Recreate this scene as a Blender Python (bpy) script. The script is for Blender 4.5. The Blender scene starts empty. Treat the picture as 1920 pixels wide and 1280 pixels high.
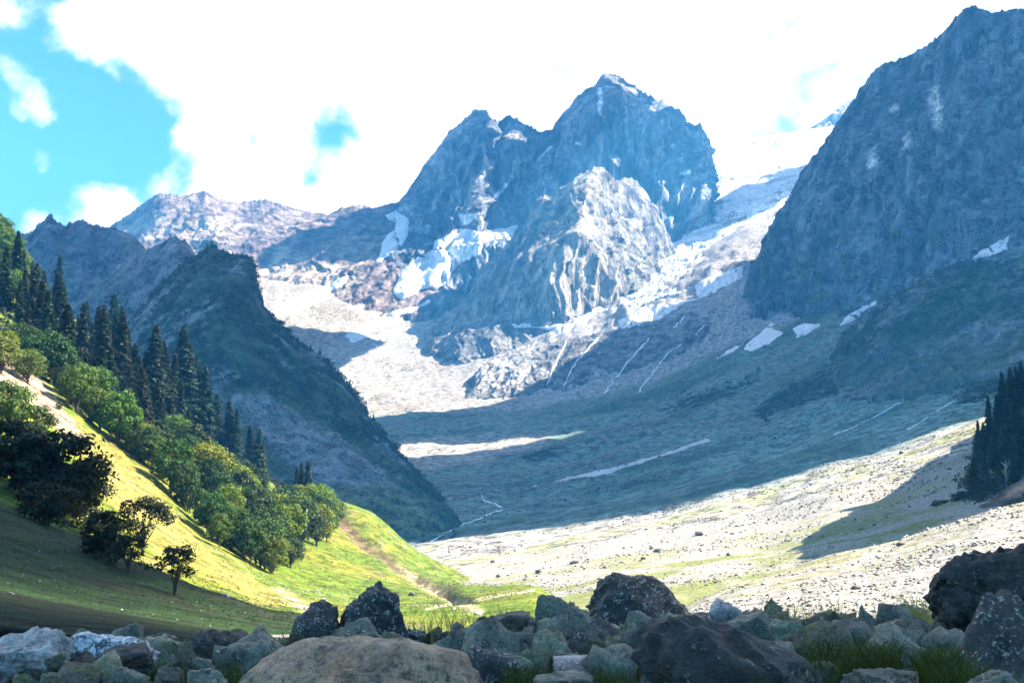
import bpy, bmesh, math, random
import numpy as np
from mathutils import Vector, Matrix
from mathutils.bvhtree import BVHTree

R = math.radians
sc = bpy.context.scene
COL = sc.collection

# ------------------------------------------------------------------ camera, sky, sun, exposure
F, HOR = 2059.0, 850.0                       # focal length and eye level, in photograph pixels
PITCH = math.atan((HOR - 640.0) / F)
cam_d = bpy.data.cameras.new('camera'); cam = bpy.data.objects.new('camera', cam_d); COL.objects.link(cam)
cam_d.sensor_width = 36.0; cam_d.lens = 36.0 * F / 1920.0
cam_d.clip_start = 0.1; cam_d.clip_end = 60000.0
cam.location = (0, 0, 0); cam.rotation_euler = (math.pi / 2 + PITCH, 0, 0)
sc.camera = cam
CP, SP = math.cos(PITCH), math.sin(PITCH)

SUN_AZ, SUN_EL = R(82.0), R(42.0)
SUN = np.array([math.sin(SUN_AZ) * math.cos(SUN_EL), math.cos(SUN_AZ) * math.cos(SUN_EL), math.sin(SUN_EL)])
sun_d = bpy.data.lights.new('sun', 'SUN'); sun_d.energy = 5.0; sun_d.angle = R(0.25); sun_d.color = (1.0, 0.975, 0.95)
sun = bpy.data.objects.new('sun', sun_d); COL.objects.link(sun)
sun.rotation_euler = Vector(-SUN).to_track_quat('-Z', 'Y').to_euler()
sun.location = (4000, 500, 3000)

sc.view_settings.view_transform = 'Standard'; sc.view_settings.look = 'None'
sc.view_settings.exposure = 2.4; sc.view_settings.gamma = 1.0
HAZE = 1.12e-4
sc.cycles.use_denoising = True
sc.cycles.use_adaptive_sampling = True; sc.cycles.adaptive_threshold = 0.025
sc.cycles.max_bounces = 4; sc.cycles.diffuse_bounces = 2; sc.cycles.glossy_bounces = 1
sc.cycles.transmission_bounces = 2; sc.cycles.volume_bounces = 0; sc.cycles.transparent_max_bounces = 4

def U(px, py, Y):
    """photograph pixel + distance along the valley -> point in the place"""
    a = (np.asarray(px, float) - 960.0) / F; v = (640.0 - np.asarray(py, float)) / F
    yy = CP - SP * v; zz = SP + CP * v
    return np.stack(np.broadcast_arrays(a / yy * Y, Y, zz / yy * Y), -1)

def P(p):
    """point -> photograph pixel"""
    x, y, z = p[..., 0], p[..., 1], p[..., 2]
    d = CP * y + SP * z; h = -SP * y + CP * z
    return 960.0 + F * x / d, 640.0 - F * h / d

# ------------------------------------------------------------------ node helper
class NT:
    def __init__(s, tree): s.t = tree; s.n = tree.nodes; s.l = tree.links
    def add(s, kind, **kw):
        nd = s.n.new(kind); ins = kw.pop('ins', {})
        for k, v in kw.items(): setattr(nd, k, v)
        for k, v in ins.items(): s.put(nd.inputs[k], v)
        return nd
    def put(s, sock, v):
        if isinstance(v, bpy.types.NodeSocket): s.l.new(v, sock)
        else: sock.default_value = v
    def math(s, op, a, b=0.0, c=0.0, clamp=False):
        nd = s.n.new('ShaderNodeMath'); nd.operation = op; nd.use_clamp = clamp
        s.put(nd.inputs[0], a); s.put(nd.inputs[1], b); s.put(nd.inputs[2], c)
        return nd.outputs[0]
    def mix(s, f, a, b, blend='MIX'):
        nd = s.n.new('ShaderNodeMix'); nd.data_type = 'RGBA'; nd.blend_type = blend
        s.put(nd.inputs[0], f); s.put(nd.inputs[6], a); s.put(nd.inputs[7], b)
        return nd.outputs[2]
    def ramp(s, f, stops):
        nd = s.n.new('ShaderNodeMapRange'); nd.interpolation_type = 'SMOOTHSTEP'
        s.put(nd.inputs[0], f); nd.inputs[1].default_value = stops[0]; nd.inputs[2].default_value = stops[1]
        nd.inputs[3].default_value = stops[2] if len(stops) > 2 else 0.0
        nd.inputs[4].default_value = stops[3] if len(stops) > 3 else 1.0
        return nd.outputs[0]
    def noise(s, vec, scale, detail=6.0, rough=0.55, dist=0.0):
        nd = s.n.new('ShaderNodeTexNoise'); s.put(nd.inputs['Vector'], vec)
        nd.inputs['Scale'].default_value = scale; nd.inputs['Detail'].default_value = detail
        nd.inputs['Roughness'].default_value = rough; nd.inputs['Distortion'].default_value = dist
        return nd.outputs['Fac']

# ------------------------------------------------------------------ the sky: clear blue to the upper left, bright cumulus elsewhere
world = bpy.data.worlds.new('World'); sc.world = world; world.use_nodes = True
w = NT(world.node_tree); w.n.clear()
sky = w.add('ShaderNodeTexSky', sky_type='NISHITA', sun_disc=False, sun_elevation=SUN_EL, sun_rotation=SUN_AZ, altitude=2800.0)
sky.air_density = 1.0; sky.dust_density = 0.3; sky.ozone_density = 3.0
tc = w.add('ShaderNodeTexCoord').outputs['Generated']
wn = w.add('ShaderNodeTexNoise'); w.put(wn.inputs['Vector'], tc); wn.inputs['Scale'].default_value = 13.0; wn.inputs['Detail'].default_value = 5.0; wn.inputs['Roughness'].default_value = .6
wv = w.add('ShaderNodeVectorMath', operation='MULTIPLY_ADD'); w.put(wv.inputs[0], wn.outputs['Color']); wv.inputs[1].default_value = (.07, .07, .07); wo = w.add('ShaderNodeVectorMath', operation='SUBTRACT'); w.put(wo.inputs[0], tc); wo.inputs[1].default_value = (.035, .035, .035); w.put(wv.inputs[2], wo.outputs[0])
tw = w.add('ShaderNodeVectorMath', operation='NORMALIZE'); w.put(tw.inputs[0], wv.outputs[0]); tw = tw.outputs[0]
def gauss(px, py, r):
    d = U(px, py, 1.0); d = d / np.linalg.norm(d)
    dp = w.add('ShaderNodeVectorMath', operation='DOT_PRODUCT'); w.put(dp.inputs[0], tw); dp.inputs[1].default_value = tuple(d)
    k = (F / r) ** 2
    return w.math('EXPONENT', w.math('MULTIPLY', w.math('SUBTRACT', dp.outputs['Value'], 1.0), k))
holes = 0.0
for (px, py, r, a) in [(50, 90, 70, .9), (60, 140, 90, .9), (170, 190, 105, .8), (240, 290, 80, .8), (70, 330, 120, .9), (-150, 250, 220, .8), (600, 262, 34, .62), (580, 335, 22, .8), (356, 200, 20, .62), (290, 250, 50, .5), (-450, 400, 300, .6),
                       (1470, 205, 85, .22), (480, 275, 16, .5), (40, 90, 45, .5), (330, 300, 40, .45), (245, 110, 22, .5)]:
    holes = w.math('ADD', holes, w.math('MULTIPLY', gauss(px, py, r), a))
holes = w.math('MINIMUM', holes, 0.95); puffs = 0.0
for (px, py, r, a) in [(0, 0, 34, .8), (270, 20, 80, .8), (150, 40, 46, .75), (340, 100, 70, .8), (215, 70, 34, .4), (380, 160, 50, .5), (40, 185, 32, .62), (70, 215, 18, .5), (5, 130, 26, .5), (78, 290, 22, .62), (190, 400, 46, .95), (235, 402, 34, .7), (55, 432, 28, .8), (345, 250, 24, .6), (300, 340, 26, .6), (440, 360, 60, .8), (665, 345, 46, .9), (410, 250, 40, .5), (540, 300, 24, .4)]:
    puffs = w.math('ADD', puffs, w.math('MULTIPLY', gauss(px, py, r), a))
cov = w.math('ADD', w.math('SUBTRACT', w.math('ADD', -0.14, w.math('MULTIPLY', gauss(1100, 300, 1500), 0.64)), holes), w.math('MINIMUM', puffs, 1.0))
n1 = w.noise(tc, 14.0, 8.0, 0.62, 0.5); n2 = w.noise(tc, 40.0, 4.0, 0.65)
fluff = w.math('ADD', w.math('MULTIPLY', w.math('SUBTRACT', n1, 0.5), 1.5), w.math('MULTIPLY', w.math('SUBTRACT', n2, 0.5), 0.5))
cmask = w.ramp(w.math('ADD', cov, fluff), (-0.10, 0.56))
shade = w.ramp(w.noise(tc, 5.0, 3.0, 0.6), (0.35, 0.7))
ccol = w.mix(shade, (0.44, 0.435, 0.43, 1), (0.58, 0.57, 0.56, 1))
skyc = w.mix(1.0, sky.outputs[0], (0.040, 0.066, 0.086, 1), 'MULTIPLY')
bg = w.add('ShaderNodeBackground', ins={'Color': w.mix(cmask, skyc, ccol), 'Strength': 1.0})
out = w.add('ShaderNodeOutputWorld'); w.l.new(bg.outputs[0], out.inputs['Surface'])
world.cycles.sampling_method = 'MANUAL'; world.cycles.sample_map_resolution = 512

# ------------------------------------------------------------------ numpy noise
def _mixh(n):
    n = (n ^ (n >> np.uint32(13))) * np.uint32(1274126177); n = (n ^ (n >> np.uint32(16))) * np.uint32(2246822519)
    return ((n ^ (n >> np.uint32(15))) & np.uint32(0xFFFFFF)).astype(np.float32) * np.float32(2.0 / 0xFFFFFF) - np.float32(1)
def vnoise(p, s=0):
    i = np.floor(p); f = (p - i).astype(np.float32); f = f * f * f * (f * (f * 6 - 15) + 10); i = i.astype(np.int32).view(np.uint32)
    hx = [i[..., 0] * np.uint32(374761393), 0]; hx[1] = hx[0] + np.uint32(374761393)
    hy = [i[..., 1] * np.uint32(668265263), 0]; hy[1] = hy[0] + np.uint32(668265263)
    hz = [i[..., 2] * np.uint32(2147483647) + np.uint32((s * 1274126177) & 0xFFFFFFFF), 0]; hz[1] = hz[0] + np.uint32(2147483647)
    fx, fy, fz = f[..., 0], f[..., 1], f[..., 2]; r = 0
    for dz in (0, 1):
        wz = fz if dz else 1 - fz
        for dy in (0, 1):
            b = hy[dy] + hz[dz]; a0 = _mixh(hx[0] + b); a1 = _mixh(hx[1] + b)
            r = r + wz * (fy if dy else 1 - fy) * (a0 + (a1 - a0) * fx)
    return r
def facets(S, T, seed=0):
    """angular relief: every cell of a jittered lattice is a flat, tilted block face"""
    i = np.floor(S).astype(np.int32); j = np.floor(T).astype(np.int32); fs = (S - i).astype(np.float32); ft = (T - j).astype(np.float32)
    best = np.full(S.shape, 9e9, np.float32); val = np.zeros(S.shape, np.float32)
    for di in (-1, 0, 1):
        for dj in (-1, 0, 1):
            n = (i + di).view(np.uint32) * np.uint32(374761393) + (j + dj).view(np.uint32) * np.uint32(668265263) + np.uint32(seed * 7919 + 13)
            a = _mixh(n); b = _mixh(n + np.uint32(101)); h = _mixh(n + np.uint32(977)); g1 = _mixh(n + np.uint32(3331)); g2 = _mixh(n + np.uint32(5557))
            ds = fs - di - .5 - .45 * a; dt = ft - dj - .5 - .45 * b; dd = ds * ds + dt * dt
            m = dd < best; best = np.where(m, dd, best); val = np.where(m, h * .6 + 1.1 * g1 * ds + .7 * g2 * dt, val)
    return val
_M = np.array([[0.36, 0.48, -0.8], [-0.8, 0.6, 0.0], [0.48, 0.64, 0.6]])
def fbm(p, o=5, s=0, g=0.5):
    r = 0; a = 1.0; t = 0
    for k in range(o):
        r = r + a * vnoise(p, s + k); t += a; p = (p @ _M) * 2.03 + 17.1; a *= g
    return r / t
def ridged(p, o=5, s=0, g=0.5):
    r = 0; a = 1.0; t = 0
    for k in range(o):
        r = r + a * (1 - 2 * np.abs(vnoise(p, s + k))); t += a; p = (p @ _M) * 2.03 + 9.7; a *= g
    return r / t
def ss(x, a, b):
    t = np.clip((x - a) / (b - a), 0, 1); return t * t * (3 - 2 * t)
def sdpoly(px, py, poly):
    """signed distance (inside positive) in pixels"""
    poly = np.asarray(poly, float); d = np.full(px.shape, 1e18); ins = np.zeros(px.shape, bool)
    for (ax, ay), (bx, by) in zip(poly, np.roll(poly, -1, 0)):
        ex, ey = bx - ax, by - ay; wx, wy = px - ax, py - ay
        t = np.clip((wx * ex + wy * ey) / (ex * ex + ey * ey + 1e-9), 0, 1)
        d = np.minimum(d, (wx - ex * t) ** 2 + (wy - ey * t) ** 2)
        c = ((ay > py) != (by > py)) & (px < ex * (py - ay) / (ey + 1e-12) + ax); ins ^= c
    return np.sqrt(d) * np.where(ins, 1, -1)
def sdline(px, py, line):
    d = np.full(px.shape, 1e18); line = np.asarray(line, float)
    for (ax, ay), (bx, by) in zip(line[:-1], line[1:]):
        ex, ey = bx - ax, by - ay; wx, wy = px - ax, py - ay
        t = np.clip((wx * ex + wy * ey) / (ex * ex + ey * ey + 1e-9), 0, 1)
        d = np.minimum(d, (wx - ex * t) ** 2 + (wy - ey * t) ** 2)
    return np.sqrt(d)
def cubic(xk, yk, x, tension=0.7):
    xk = np.asarray(xk, float); yk = np.asarray(yk, float)
    d = np.diff(yk, axis=0) / np.diff(xk).reshape((-1,) + (1,) * (yk.ndim - 1))
    m = np.concatenate([d[:1], (d[:-1] + d[1:]) / 2, d[-1:]]) * tension
    i = np.clip(np.searchsorted(xk, x) - 1, 0, len(xk) - 2); h = xk[i + 1] - xk[i]; t = (x - xk[i]) / h
    sh = (-1,) + (1,) * (yk.ndim - 1); t = t.reshape(sh); h = h.reshape(sh)
    return ((1 + 2 * t) * (1 - t) ** 2 * yk[i] + t * (1 - t) ** 2 * h * m[i] + t * t * (3 - 2 * t) * yk[i + 1] + t * t * (t - 1) * h * m[i + 1])
def lerp3(a, b, t): return a + (b - a) * t[..., None]
def C(*c): return np.array(c, float)

# ------------------------------------------------------------------ mesh helpers
def mesh_np(name, verts, quads, cols=None, smooth=True):
    me = bpy.data.meshes.new(name); n = len(verts); m = len(quads); k = quads.shape[1]
    me.vertices.add(n); me.vertices.foreach_set('co', np.ascontiguousarray(verts, np.float32).ravel())
    me.loops.add(m * k); me.loops.foreach_set('vertex_index', np.ascontiguousarray(quads, np.int32).ravel())
    me.polygons.add(m); me.polygons.foreach_set('loop_start', np.arange(0, m * k, k, dtype=np.int32))
    if smooth: me.polygons.foreach_set('use_smooth', np.ones(m, bool))
    me.update(calc_edges=True)
    if cols is not None:
        at = me.color_attributes.new('Col', 'FLOAT_COLOR', 'POINT')
        c4 = np.ones((n, 4), np.float32); c4[:, :3] = np.clip(cols, 0.003, 0.95); at.data.foreach_set('color', c4.ravel())
    return me
def link(name, me, mat=None, parent=None, **props):
    o = bpy.data.objects.new(name, me); COL.objects.link(o)
    if mat is not None and me is not None and not me.materials: me.materials.append(mat)
    if parent is not None: o.parent = parent
    for k, v in props.items(): o[k] = v
    return o
def gridq(nv, nu):
    a = (np.arange(nv - 1)[:, None] * nu + np.arange(nu - 1)[None]).ravel()
    return np.stack([a, a + nu, a + nu + 1, a + 1], 1)
def gnorm(G):
    du = np.gradient(G, axis=1); dv = np.gradient(G, axis=0)
    n = np.cross(dv, du); return n / (np.linalg.norm(n, axis=-1, keepdims=True) + 1e-9)
def blur(a, k):
    if k < 1: return a
    ker = np.hanning(2 * k + 3)[1:-1]; ker /= ker.sum()
    for ax in (0, 1):
        pad = [(k, k) if i == ax else (0, 0) for i in range(a.ndim)]
        b = np.pad(a, pad, mode='edge'); r = 0
        for j, wt in enumerate(ker): r = r + wt * np.take(b, np.arange(j, j + a.shape[ax]), axis=ax)
        a = r
    return a
def loft(rows, nu, nv, back=(), tension=0.7, foot=0.05):
    """rows of (px, py, Y) from the crest down to the foot -> smooth grid; back: (dx, dY, dz) rows behind the crest"""
    rr = []
    for r in rows:
        r = np.asarray(r, float); p = U(r[:, 0], r[:, 1], r[:, 2])
        s = np.concatenate([[0], np.cumsum(np.hypot(np.diff(r[:, 0]), np.diff(r[:, 1])) + 1e-3)]); s /= s[-1]
        tt_ = np.linspace(0, 1, nu); lin = np.stack([np.interp(tt_, s, p[:, k]) for k in range(3)], 1)
        rr.append(lin if len(rr) == 0 else .5 * lin + .5 * cubic(s, p, tt_, 1.0))
    pix = [np.stack(P(r), -1) for r in rr]
    dist = np.concatenate([[0], np.cumsum([np.mean(np.linalg.norm(pix[i + 1] - pix[i], axis=-1)) for i in range(len(rr) - 1)])])
    S = np.stack(rr); G = cubic(dist, S, np.linspace(0, dist[-1], nv), tension)
    if foot:
        ft = G[-1][None] + np.array([0, 0, -1.0])[None, None] * (G[-1][None, :, 1:2] * foot) * np.linspace(.3, 1, 5)[:, None, None]; G = np.concatenate([G, ft])
    B = []
    top = G[0]
    if back:
        acc = [top + np.array(b) for b in back][::-1]
        bk = np.stack(acc + [top]); nb = max(6, 4 * len(back))
        tt = np.linspace(0, len(bk) - 1, nb)
        Bk = cubic(np.arange(len(bk)), bk, tt, 0.5)[:-1]
        G = np.concatenate([Bk, G]); return G, nb - 1
    return G, 0
def bvh_of(G, step=1):
    H = G[::step, ::step]; q = gridq(H.shape[0], H.shape[1])
    return BVHTree.FromPolygons(H.reshape(-1, 3).tolist(), q.tolist())
def cast(bvh, px, py):
    d = U(px, py, 1.0); d = Vector(d / np.linalg.norm(d))
    loc, nor, i, dist = bvh.ray_cast(Vector((0, 0, 0)), d)
    return (loc, nor) if loc is not None else (None, None)

# ------------------------------------------------------------------ materials
def surf_mat(name, s1, s2, bump=0.4, bdist=1.0, var=0.35, rough=0.95, coord='Object', spec=0.2, stretch=(1, 1, 1), hue=(1.0, 1.0, 1.0)):
    """vertex colour of the ground kind, broken up by two scales of noise, with fine relief"""
    m = bpy.data.materials.new(name); m.use_nodes = True; t = NT(m.node_tree); t.n.clear()
    tcn = t.add('ShaderNodeTexCoord').outputs[coord]
    mp = t.add('ShaderNodeMapping'); t.put(mp.inputs['Vector'], tcn); mp.inputs['Scale'].default_value = stretch
    v = mp.outputs[0]
    at = t.add('ShaderNodeAttribute', attribute_name='Col').outputs['Color']
    a = t.noise(v, s1, 4.0, 0.65); b = t.noise(v, s2, 3.0, 0.7)
    k = t.math('ADD', t.ramp(a, (0.34, 0.66, 1 - var, 1 + var)), t.ramp(b, (0.34, 0.66, -var * 0.75, var * 0.75)))
    k = t.math('MAXIMUM', k, 0.12)
    col = t.mix(1.0, at, t.add('ShaderNodeCombineColor', ins={0: k, 1: k, 2: k}).outputs[0], 'MULTIPLY')
    bs = t.add('ShaderNodeBsdfPrincipled', ins={'Base Color': col, 'Roughness': rough, 'Specular IOR Level': spec})
    bm = t.add('ShaderNodeBump', ins={'Strength': bump, 'Distance': bdist, 'Height': t.math('ADD', a, t.math('MULTIPLY', b, 0.5))})
    t.l.new(bm.outputs[0], bs.inputs['Normal'])
    o = t.add('ShaderNodeOutputMaterial'); t.l.new(bs.outputs[0], o.inputs['Surface'])
    return m
M = {
 'far_rock': surf_mat('far_rock', 0.016, 0.08, 0.7, 14.0, 0.55, stretch=(1, 1, 0.17)),
 'rock': surf_mat('cliff_rock', 0.028, 0.14, 0.7, 9.0, 0.58, stretch=(1, 1, 0.17)),
 'wooded': surf_mat('scrub_slope', 0.05, 0.28, 0.6, 4.0, 0.6),
 'ground': surf_mat('valley_ground', 0.08, 0.42, 0.6, 1.6, 0.6),
 'near': surf_mat('terrace_soil', 1.2, 9.0, 0.6, 0.12, 0.4),
 'fan': surf_mat('scree', 0.7, 3.0, 0.7, 0.5, 0.36),
 'turf': surf_mat('turf', 0.22, 1.3, 0.9, 0.8, 0.5),
 'ice': surf_mat('ice', 0.012, 0.05, 0.7, 12.0, 0.16, rough=0.7),
}

ROCK, ROCKD, ROCKW = C(.27, .26, .26), C(.16, .16, .17), C(.42, .38, .33)
SCREE, GRAVEL, GRASSD, GRASSL = C(.285, .262, .218), C(.27, .25, .215), C(.075, .105, .05), C(.17, .20, .035)
SNOW, SCRUB, SOIL = C(.85, .87, .9), C(.035, .06, .03), C(.26, .19, .13)

def rocky(G, nb, a, seed, zs=0.4, flat=0.0, fade=6):
    """buttresses, gullies, angular block faces and fine relief, pushed out along the surface"""
    n = gnorm(blur(G, 4)); q = (G * np.array([1, 1, zs])).astype(np.float32)
    du = np.linalg.norm(np.diff(G, axis=1), axis=-1); S = np.concatenate([np.zeros((G.shape[0], 1)), np.cumsum(du, 1)], 1).mean(0)[None] * np.ones((G.shape[0], 1))
    dv = np.linalg.norm(np.diff(G, axis=0), axis=-1); T = np.concatenate([np.zeros((1, G.shape[1])), np.cumsum(dv, 0)], 0).mean(1)[:, None] * np.ones((1, G.shape[1]))
    wp = fbm(q / (a[3] * .8), 3, seed + 5); S = S + wp * a[3] * .35 + T * .25; T = T * zs + wp * a[3] * .2
    d = a[0] * ridged(q / a[1], 3, seed) + a[2] * .75 * facets(S / a[3], T / a[3], seed) + a[2] * .5 * facets(S / (a[3] * .4) + 3.3, T / (a[3] * .4), seed + 1)
    d = d + a[2] * .22 * facets(S / (a[3] * .17) + 3.3, T / (a[3] * .17), seed + 2) + a[4] * fbm(q / a[5], 3, seed + 21)
    d = d + a[2] * .8 * ridged(np.stack([S / (a[3] * .7), T / (a[3] * 3.0), 0 * S + seed], -1), 3, seed + 31)
    rowd = np.abs(np.arange(G.shape[0]) - nb)[:, None] / (G.shape[0] * .10); d = d * (1 - .78 * np.exp(-rowd)) 
    n = n * np.array([1, 1, .35]); G2 = G + n * (d - flat)[..., None]
    return G2, d

LOFTS = {}
def terrain(name, G, cols, mat, **props):
    o = link(name, mesh_np(name, G.reshape(-1, 3), gridq(*G.shape[:2]), cols.reshape(-1, 3)), mat, kind='structure', **props)
    return o

# ------------------------------------------------------------------ valley ground: one sheet from the terrace underfoot to the head of the valley
KX = np.array([-900, 0, 300, 600, 800, 1000, 1200, 1400, 1600, 1920, 2900.])
def zrow(Y, z, right=0.0): return [850 - (z + right * (k / 1920.0 if k > 0 else 0)) / Y * F for k in KX]
GROWS = [
 (2, zrow(2, -1.28)), (4, zrow(4, -1.36)), (5.5, zrow(5.5, -1.46, .1)), (7, zrow(7, -1.64, .2)), (9, zrow(9, -1.98, .3)), (12, zrow(12, -2.40, .3)),
 (14, zrow(14, -2.68, .3)), (17, zrow(17, -3.05, .3)),
 (22, [1170, 1190, 1198, 1198, 1198, 1198, 1194, 1188, 1178, 1150, 1070]),
 (30, [1140, 1190, 1196, 1196, 1196, 1196, 1190, 1176, 1158, 1120, 1010]),
 (60, [1050, 1190, 1195, 1195, 1190, 1190, 1180, 1138, 1105, 1046, 900]),
 (100, [1000, 1180, 1200, 1200, 1195, 1190, 1172, 1106, 1066, 988, 820]),
 (140, [980, 1180, 1200, 1200, 1195, 1188, 1160, 1088, 1034, 946, 760]),
 (160, [980, 1180, 1200, 1200, 1195, 1185, 1163, 1097, 1046, 962, 775]),
 (220, [980, 1180, 1200, 1200, 1190, 1172, 1150, 1122, 1082, 1010, 830]),
 (300, [980, 1180, 1200, 1200, 1175, 1138, 1107, 1085, 1050, 965, 800]),
 (400, [980, 1180, 1190, 1185, 1148, 1102, 1072, 1045, 1005, 925, 790]),
 (550, [980, 1160, 1165, 1150, 1100, 1066, 1036, 1003, 955, 868, 750]),
 (750, [900, 1120, 1120, 1090, 1058, 1030, 996, 955, 900, 815, 690]),
 (950, [860, 1080, 1070, 1040, 1012, 985, 950, 908, 852, 762, 630]),
 (1250, [800, 1020, 1010, 985, 962, 945, 905, 858, 797, 700, 560]),
 (1600, [760, 960, 950, 925, 905, 900, 860, 805, 735, 622, 480]),
 (2200, [700, 880, 870, 850, 838, 825, 790, 730, 650, 525, 380]),
 (2700, [660, 820, 810, 790, 780, 770, 728, 645, 570, 480, 330]),
 (3000, [640, 780, 770, 762, 755, 742, 700, 612, 545, 455, 300]),
 (3300, [630, 740, 730, 726, 722, 700, 640, 565, 510, 430, 300]),
 (3800, [600, 640, 620, 640, 668, 622, 568, 485, 430, 400, 300]),
 (4400, [580, 560, 540, 565, 590, 575, 520, 430, 380, 350, 300]),
 (5000, [540, 520, 500, 520, 505, 485, 470, 392, 340, 300, 280]),
 (6000, [520, 500, 480, 485, 455, 440, 430, 322, 292, 262, 260]),
 (7000, [520, 500, 480, 475, 455, 430, 400, 268, 248, 242, 240]),
 (8000, [560] * 6 + [480, 400, 380, 380, 380]), (9150, [780] * 11)]
gY = np.log([r[0] for r in GROWS]); gT = np.array([r[1] for r in GROWS], float)
NU, NV = 470, 570
pxs = np.linspace(-900, 2900, NU)
pxs = np.interp(np.linspace(0, 1, NU), [0, .08, .92, 1], [-900, -60, 1980, 2900])
lY = np.interp(np.linspace(0, 1, NV), [0, .05, .16, .96, 1], np.log([2, 7, 60, 7200, 9150]))
TT = cubic(KX, cubic(gY, gT, lY).T, pxs).T
YY = np.exp(lY)[:, None] * np.ones((1, NU)); XX = np.ones((NV, 1)) * pxs[None]
GG = U(XX, TT, YY)
pk = GG.copy()
# relief: fall-line ribs on the right slope, rubble on the fans, knobs in the basin
rel = fbm(GG / 60, 5, 3) * np.interp(YY, [60, 300, 1000, 3000, 6000], [0, 1.2, 5, 14, 30]) * 1.0
rel += fbm(GG / 7, 4, 5) * np.interp(YY, [8, 20, 100, 1000, 5000], [.02, .15, .45, 1.2, 2.0])
rel += fbm(GG / 0.8, 4, 6) * np.interp(YY, [2, 10, 60, 200], [.05, .07, .08, 0])
fall = (GG[..., 1] * 0.94 - GG[..., 0] * 0.34)             # across the fall line of the right slope
rib = vnoise(np.stack([fall / 55, GG[..., 0] / 900, 0 * fall], -1), 4) + .6 * vnoise(np.stack([fall / 21, GG[..., 0] / 500, 0 * fall], -1), 8)
mslope = ss(YY, 800, 1300) * (1 - ss(YY, 2600, 3200)) * ss(XX, 850, 1150)
rel += rib * 7.0 * mslope
rel += rib * 1.3 * ss(YY, 350, 450) * (1 - ss(YY, 850, 950)) * ss(XX, 950, 1100)
band = ss(YY, 2750, 3000) * (1 - ss(YY, 3700, 4200)) * ss(XX, 930, 1080)
rel += band * (34 * ridged(GG * np.array([1, .6, .4]) / 150, 5, 31) + 16 * ridged(GG / 50, 4, 32))
GG[..., 2] += rel
gpx, gpy = P(GG)
nA = fbm(GG / 140, 5, 41); nB = fbm(GG / 22, 5, 42); nC = fbm(GG / 3.0, 5, 43)
gc = np.zeros(GG.shape) + SCREE
gc = lerp3(gc, C(.035, .036, .02), (1 - ss(YY, 15, 24)) * (0.75 + .25 * nC))
gc = lerp3(gc, C(.035, .05, .012), (1 - ss(YY, 17, 22)) * ss(fbm(GG / 1.3, 4, 45), -.05, .25) * .9)
fanm = ss(YY, 17, 24) * (1 - ss(YY, 150, 165))
gc = lerp3(gc, C(.30, .27, .12), fanm * ss(nB + .5 * nC, .0, .5) * .55)
gc = lerp3(gc, C(.16, .17, .04), fanm * ss(nC + nB, .15, .6) * .6)
gr = ss(YY, 190, 240) * (1 - ss(YY, 420, 520)); gc = lerp3(gc, C(.15, .17, .03), gr * ss(nB + .4 * nC, -.25, .25) * .85)
gr2 = ss(YY, 420, 520) * (1 - ss(YY, 850, 1000)); gc = lerp3(gc, C(.22, .23, .08), gr2 * ss(nB + rib * .6, .1, .6) * .7)
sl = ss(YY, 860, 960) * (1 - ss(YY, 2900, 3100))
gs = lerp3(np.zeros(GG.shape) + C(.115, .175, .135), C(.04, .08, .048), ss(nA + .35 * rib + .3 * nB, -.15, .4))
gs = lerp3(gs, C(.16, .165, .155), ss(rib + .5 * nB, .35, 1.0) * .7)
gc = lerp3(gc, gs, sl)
vegp = np.maximum.reduce([ss(sdpoly(gpx, gpy, p) + 18 * nA + 16 * nB, -6, 8) for p in (
   [(1410, 770), (1470, 725), (1560, 690), (1640, 690), (1660, 705), (1540, 745), (1430, 785)],
   [(1260, 770), (1330, 730), (1450, 690), (1330, 760)], [(1780, 740), (1850, 700), (1920, 690), (1920, 720), (1800, 760)], [(970, 865), (1020, 840), (1045, 850), (1000, 866)])])
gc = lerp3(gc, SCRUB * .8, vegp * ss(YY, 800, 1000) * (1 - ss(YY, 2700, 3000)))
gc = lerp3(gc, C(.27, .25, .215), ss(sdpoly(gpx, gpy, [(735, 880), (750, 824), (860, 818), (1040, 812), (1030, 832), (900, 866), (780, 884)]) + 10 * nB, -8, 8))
bas = ss(YY, 2700, 2850); gc = lerp3(gc, GRAVEL * 1.0, bas)
gc = lerp3(gc, C(.20, .175, .14), bas * ss(nA + .3 * nB, .0, .4) * .8)
gc = lerp3(gc, ROCK, bas * ss(XX, 930, 1050) * (1 - ss(YY, 4200, 4600)) * (.55 + .4 * ss(nB, -.2, .3)))
gc = lerp3(gc, SNOW, ss(YY, 4300, 4600) * ss(XX, 1150, 1230) * ss(nA + .5 * nB, -.15, .1))
bare = [(690, 770), (760, 722), (870, 718), (960, 738), (990, 742), (930, 765), (800, 775)]
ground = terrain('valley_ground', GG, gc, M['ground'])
mi = np.zeros((NV - 1, NU - 1), np.int32)
ground.data.materials.append(M['near']); ground.data.materials.append(M['fan'])
mi[YY[:-1, :-1] < 19] = 1; mi[(YY[:-1, :-1] >= 19) & (YY[:-1, :-1] < 700)] = 2
ground.data.polygons.foreach_set('material_index', mi.ravel())
LOFTS['ground'] = GG

base = mesh_np('plain', np.array([[-9000, -6000, -140], [9000, -6000, -140], [9000, 9200, -140], [-9000, 9200, -140.]]), np.array([[0, 1, 2, 3]]), np.zeros((4, 3)) + C(.12, .13, .08))
link('outer_plain', base, M['ground'], kind='structure')

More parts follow.
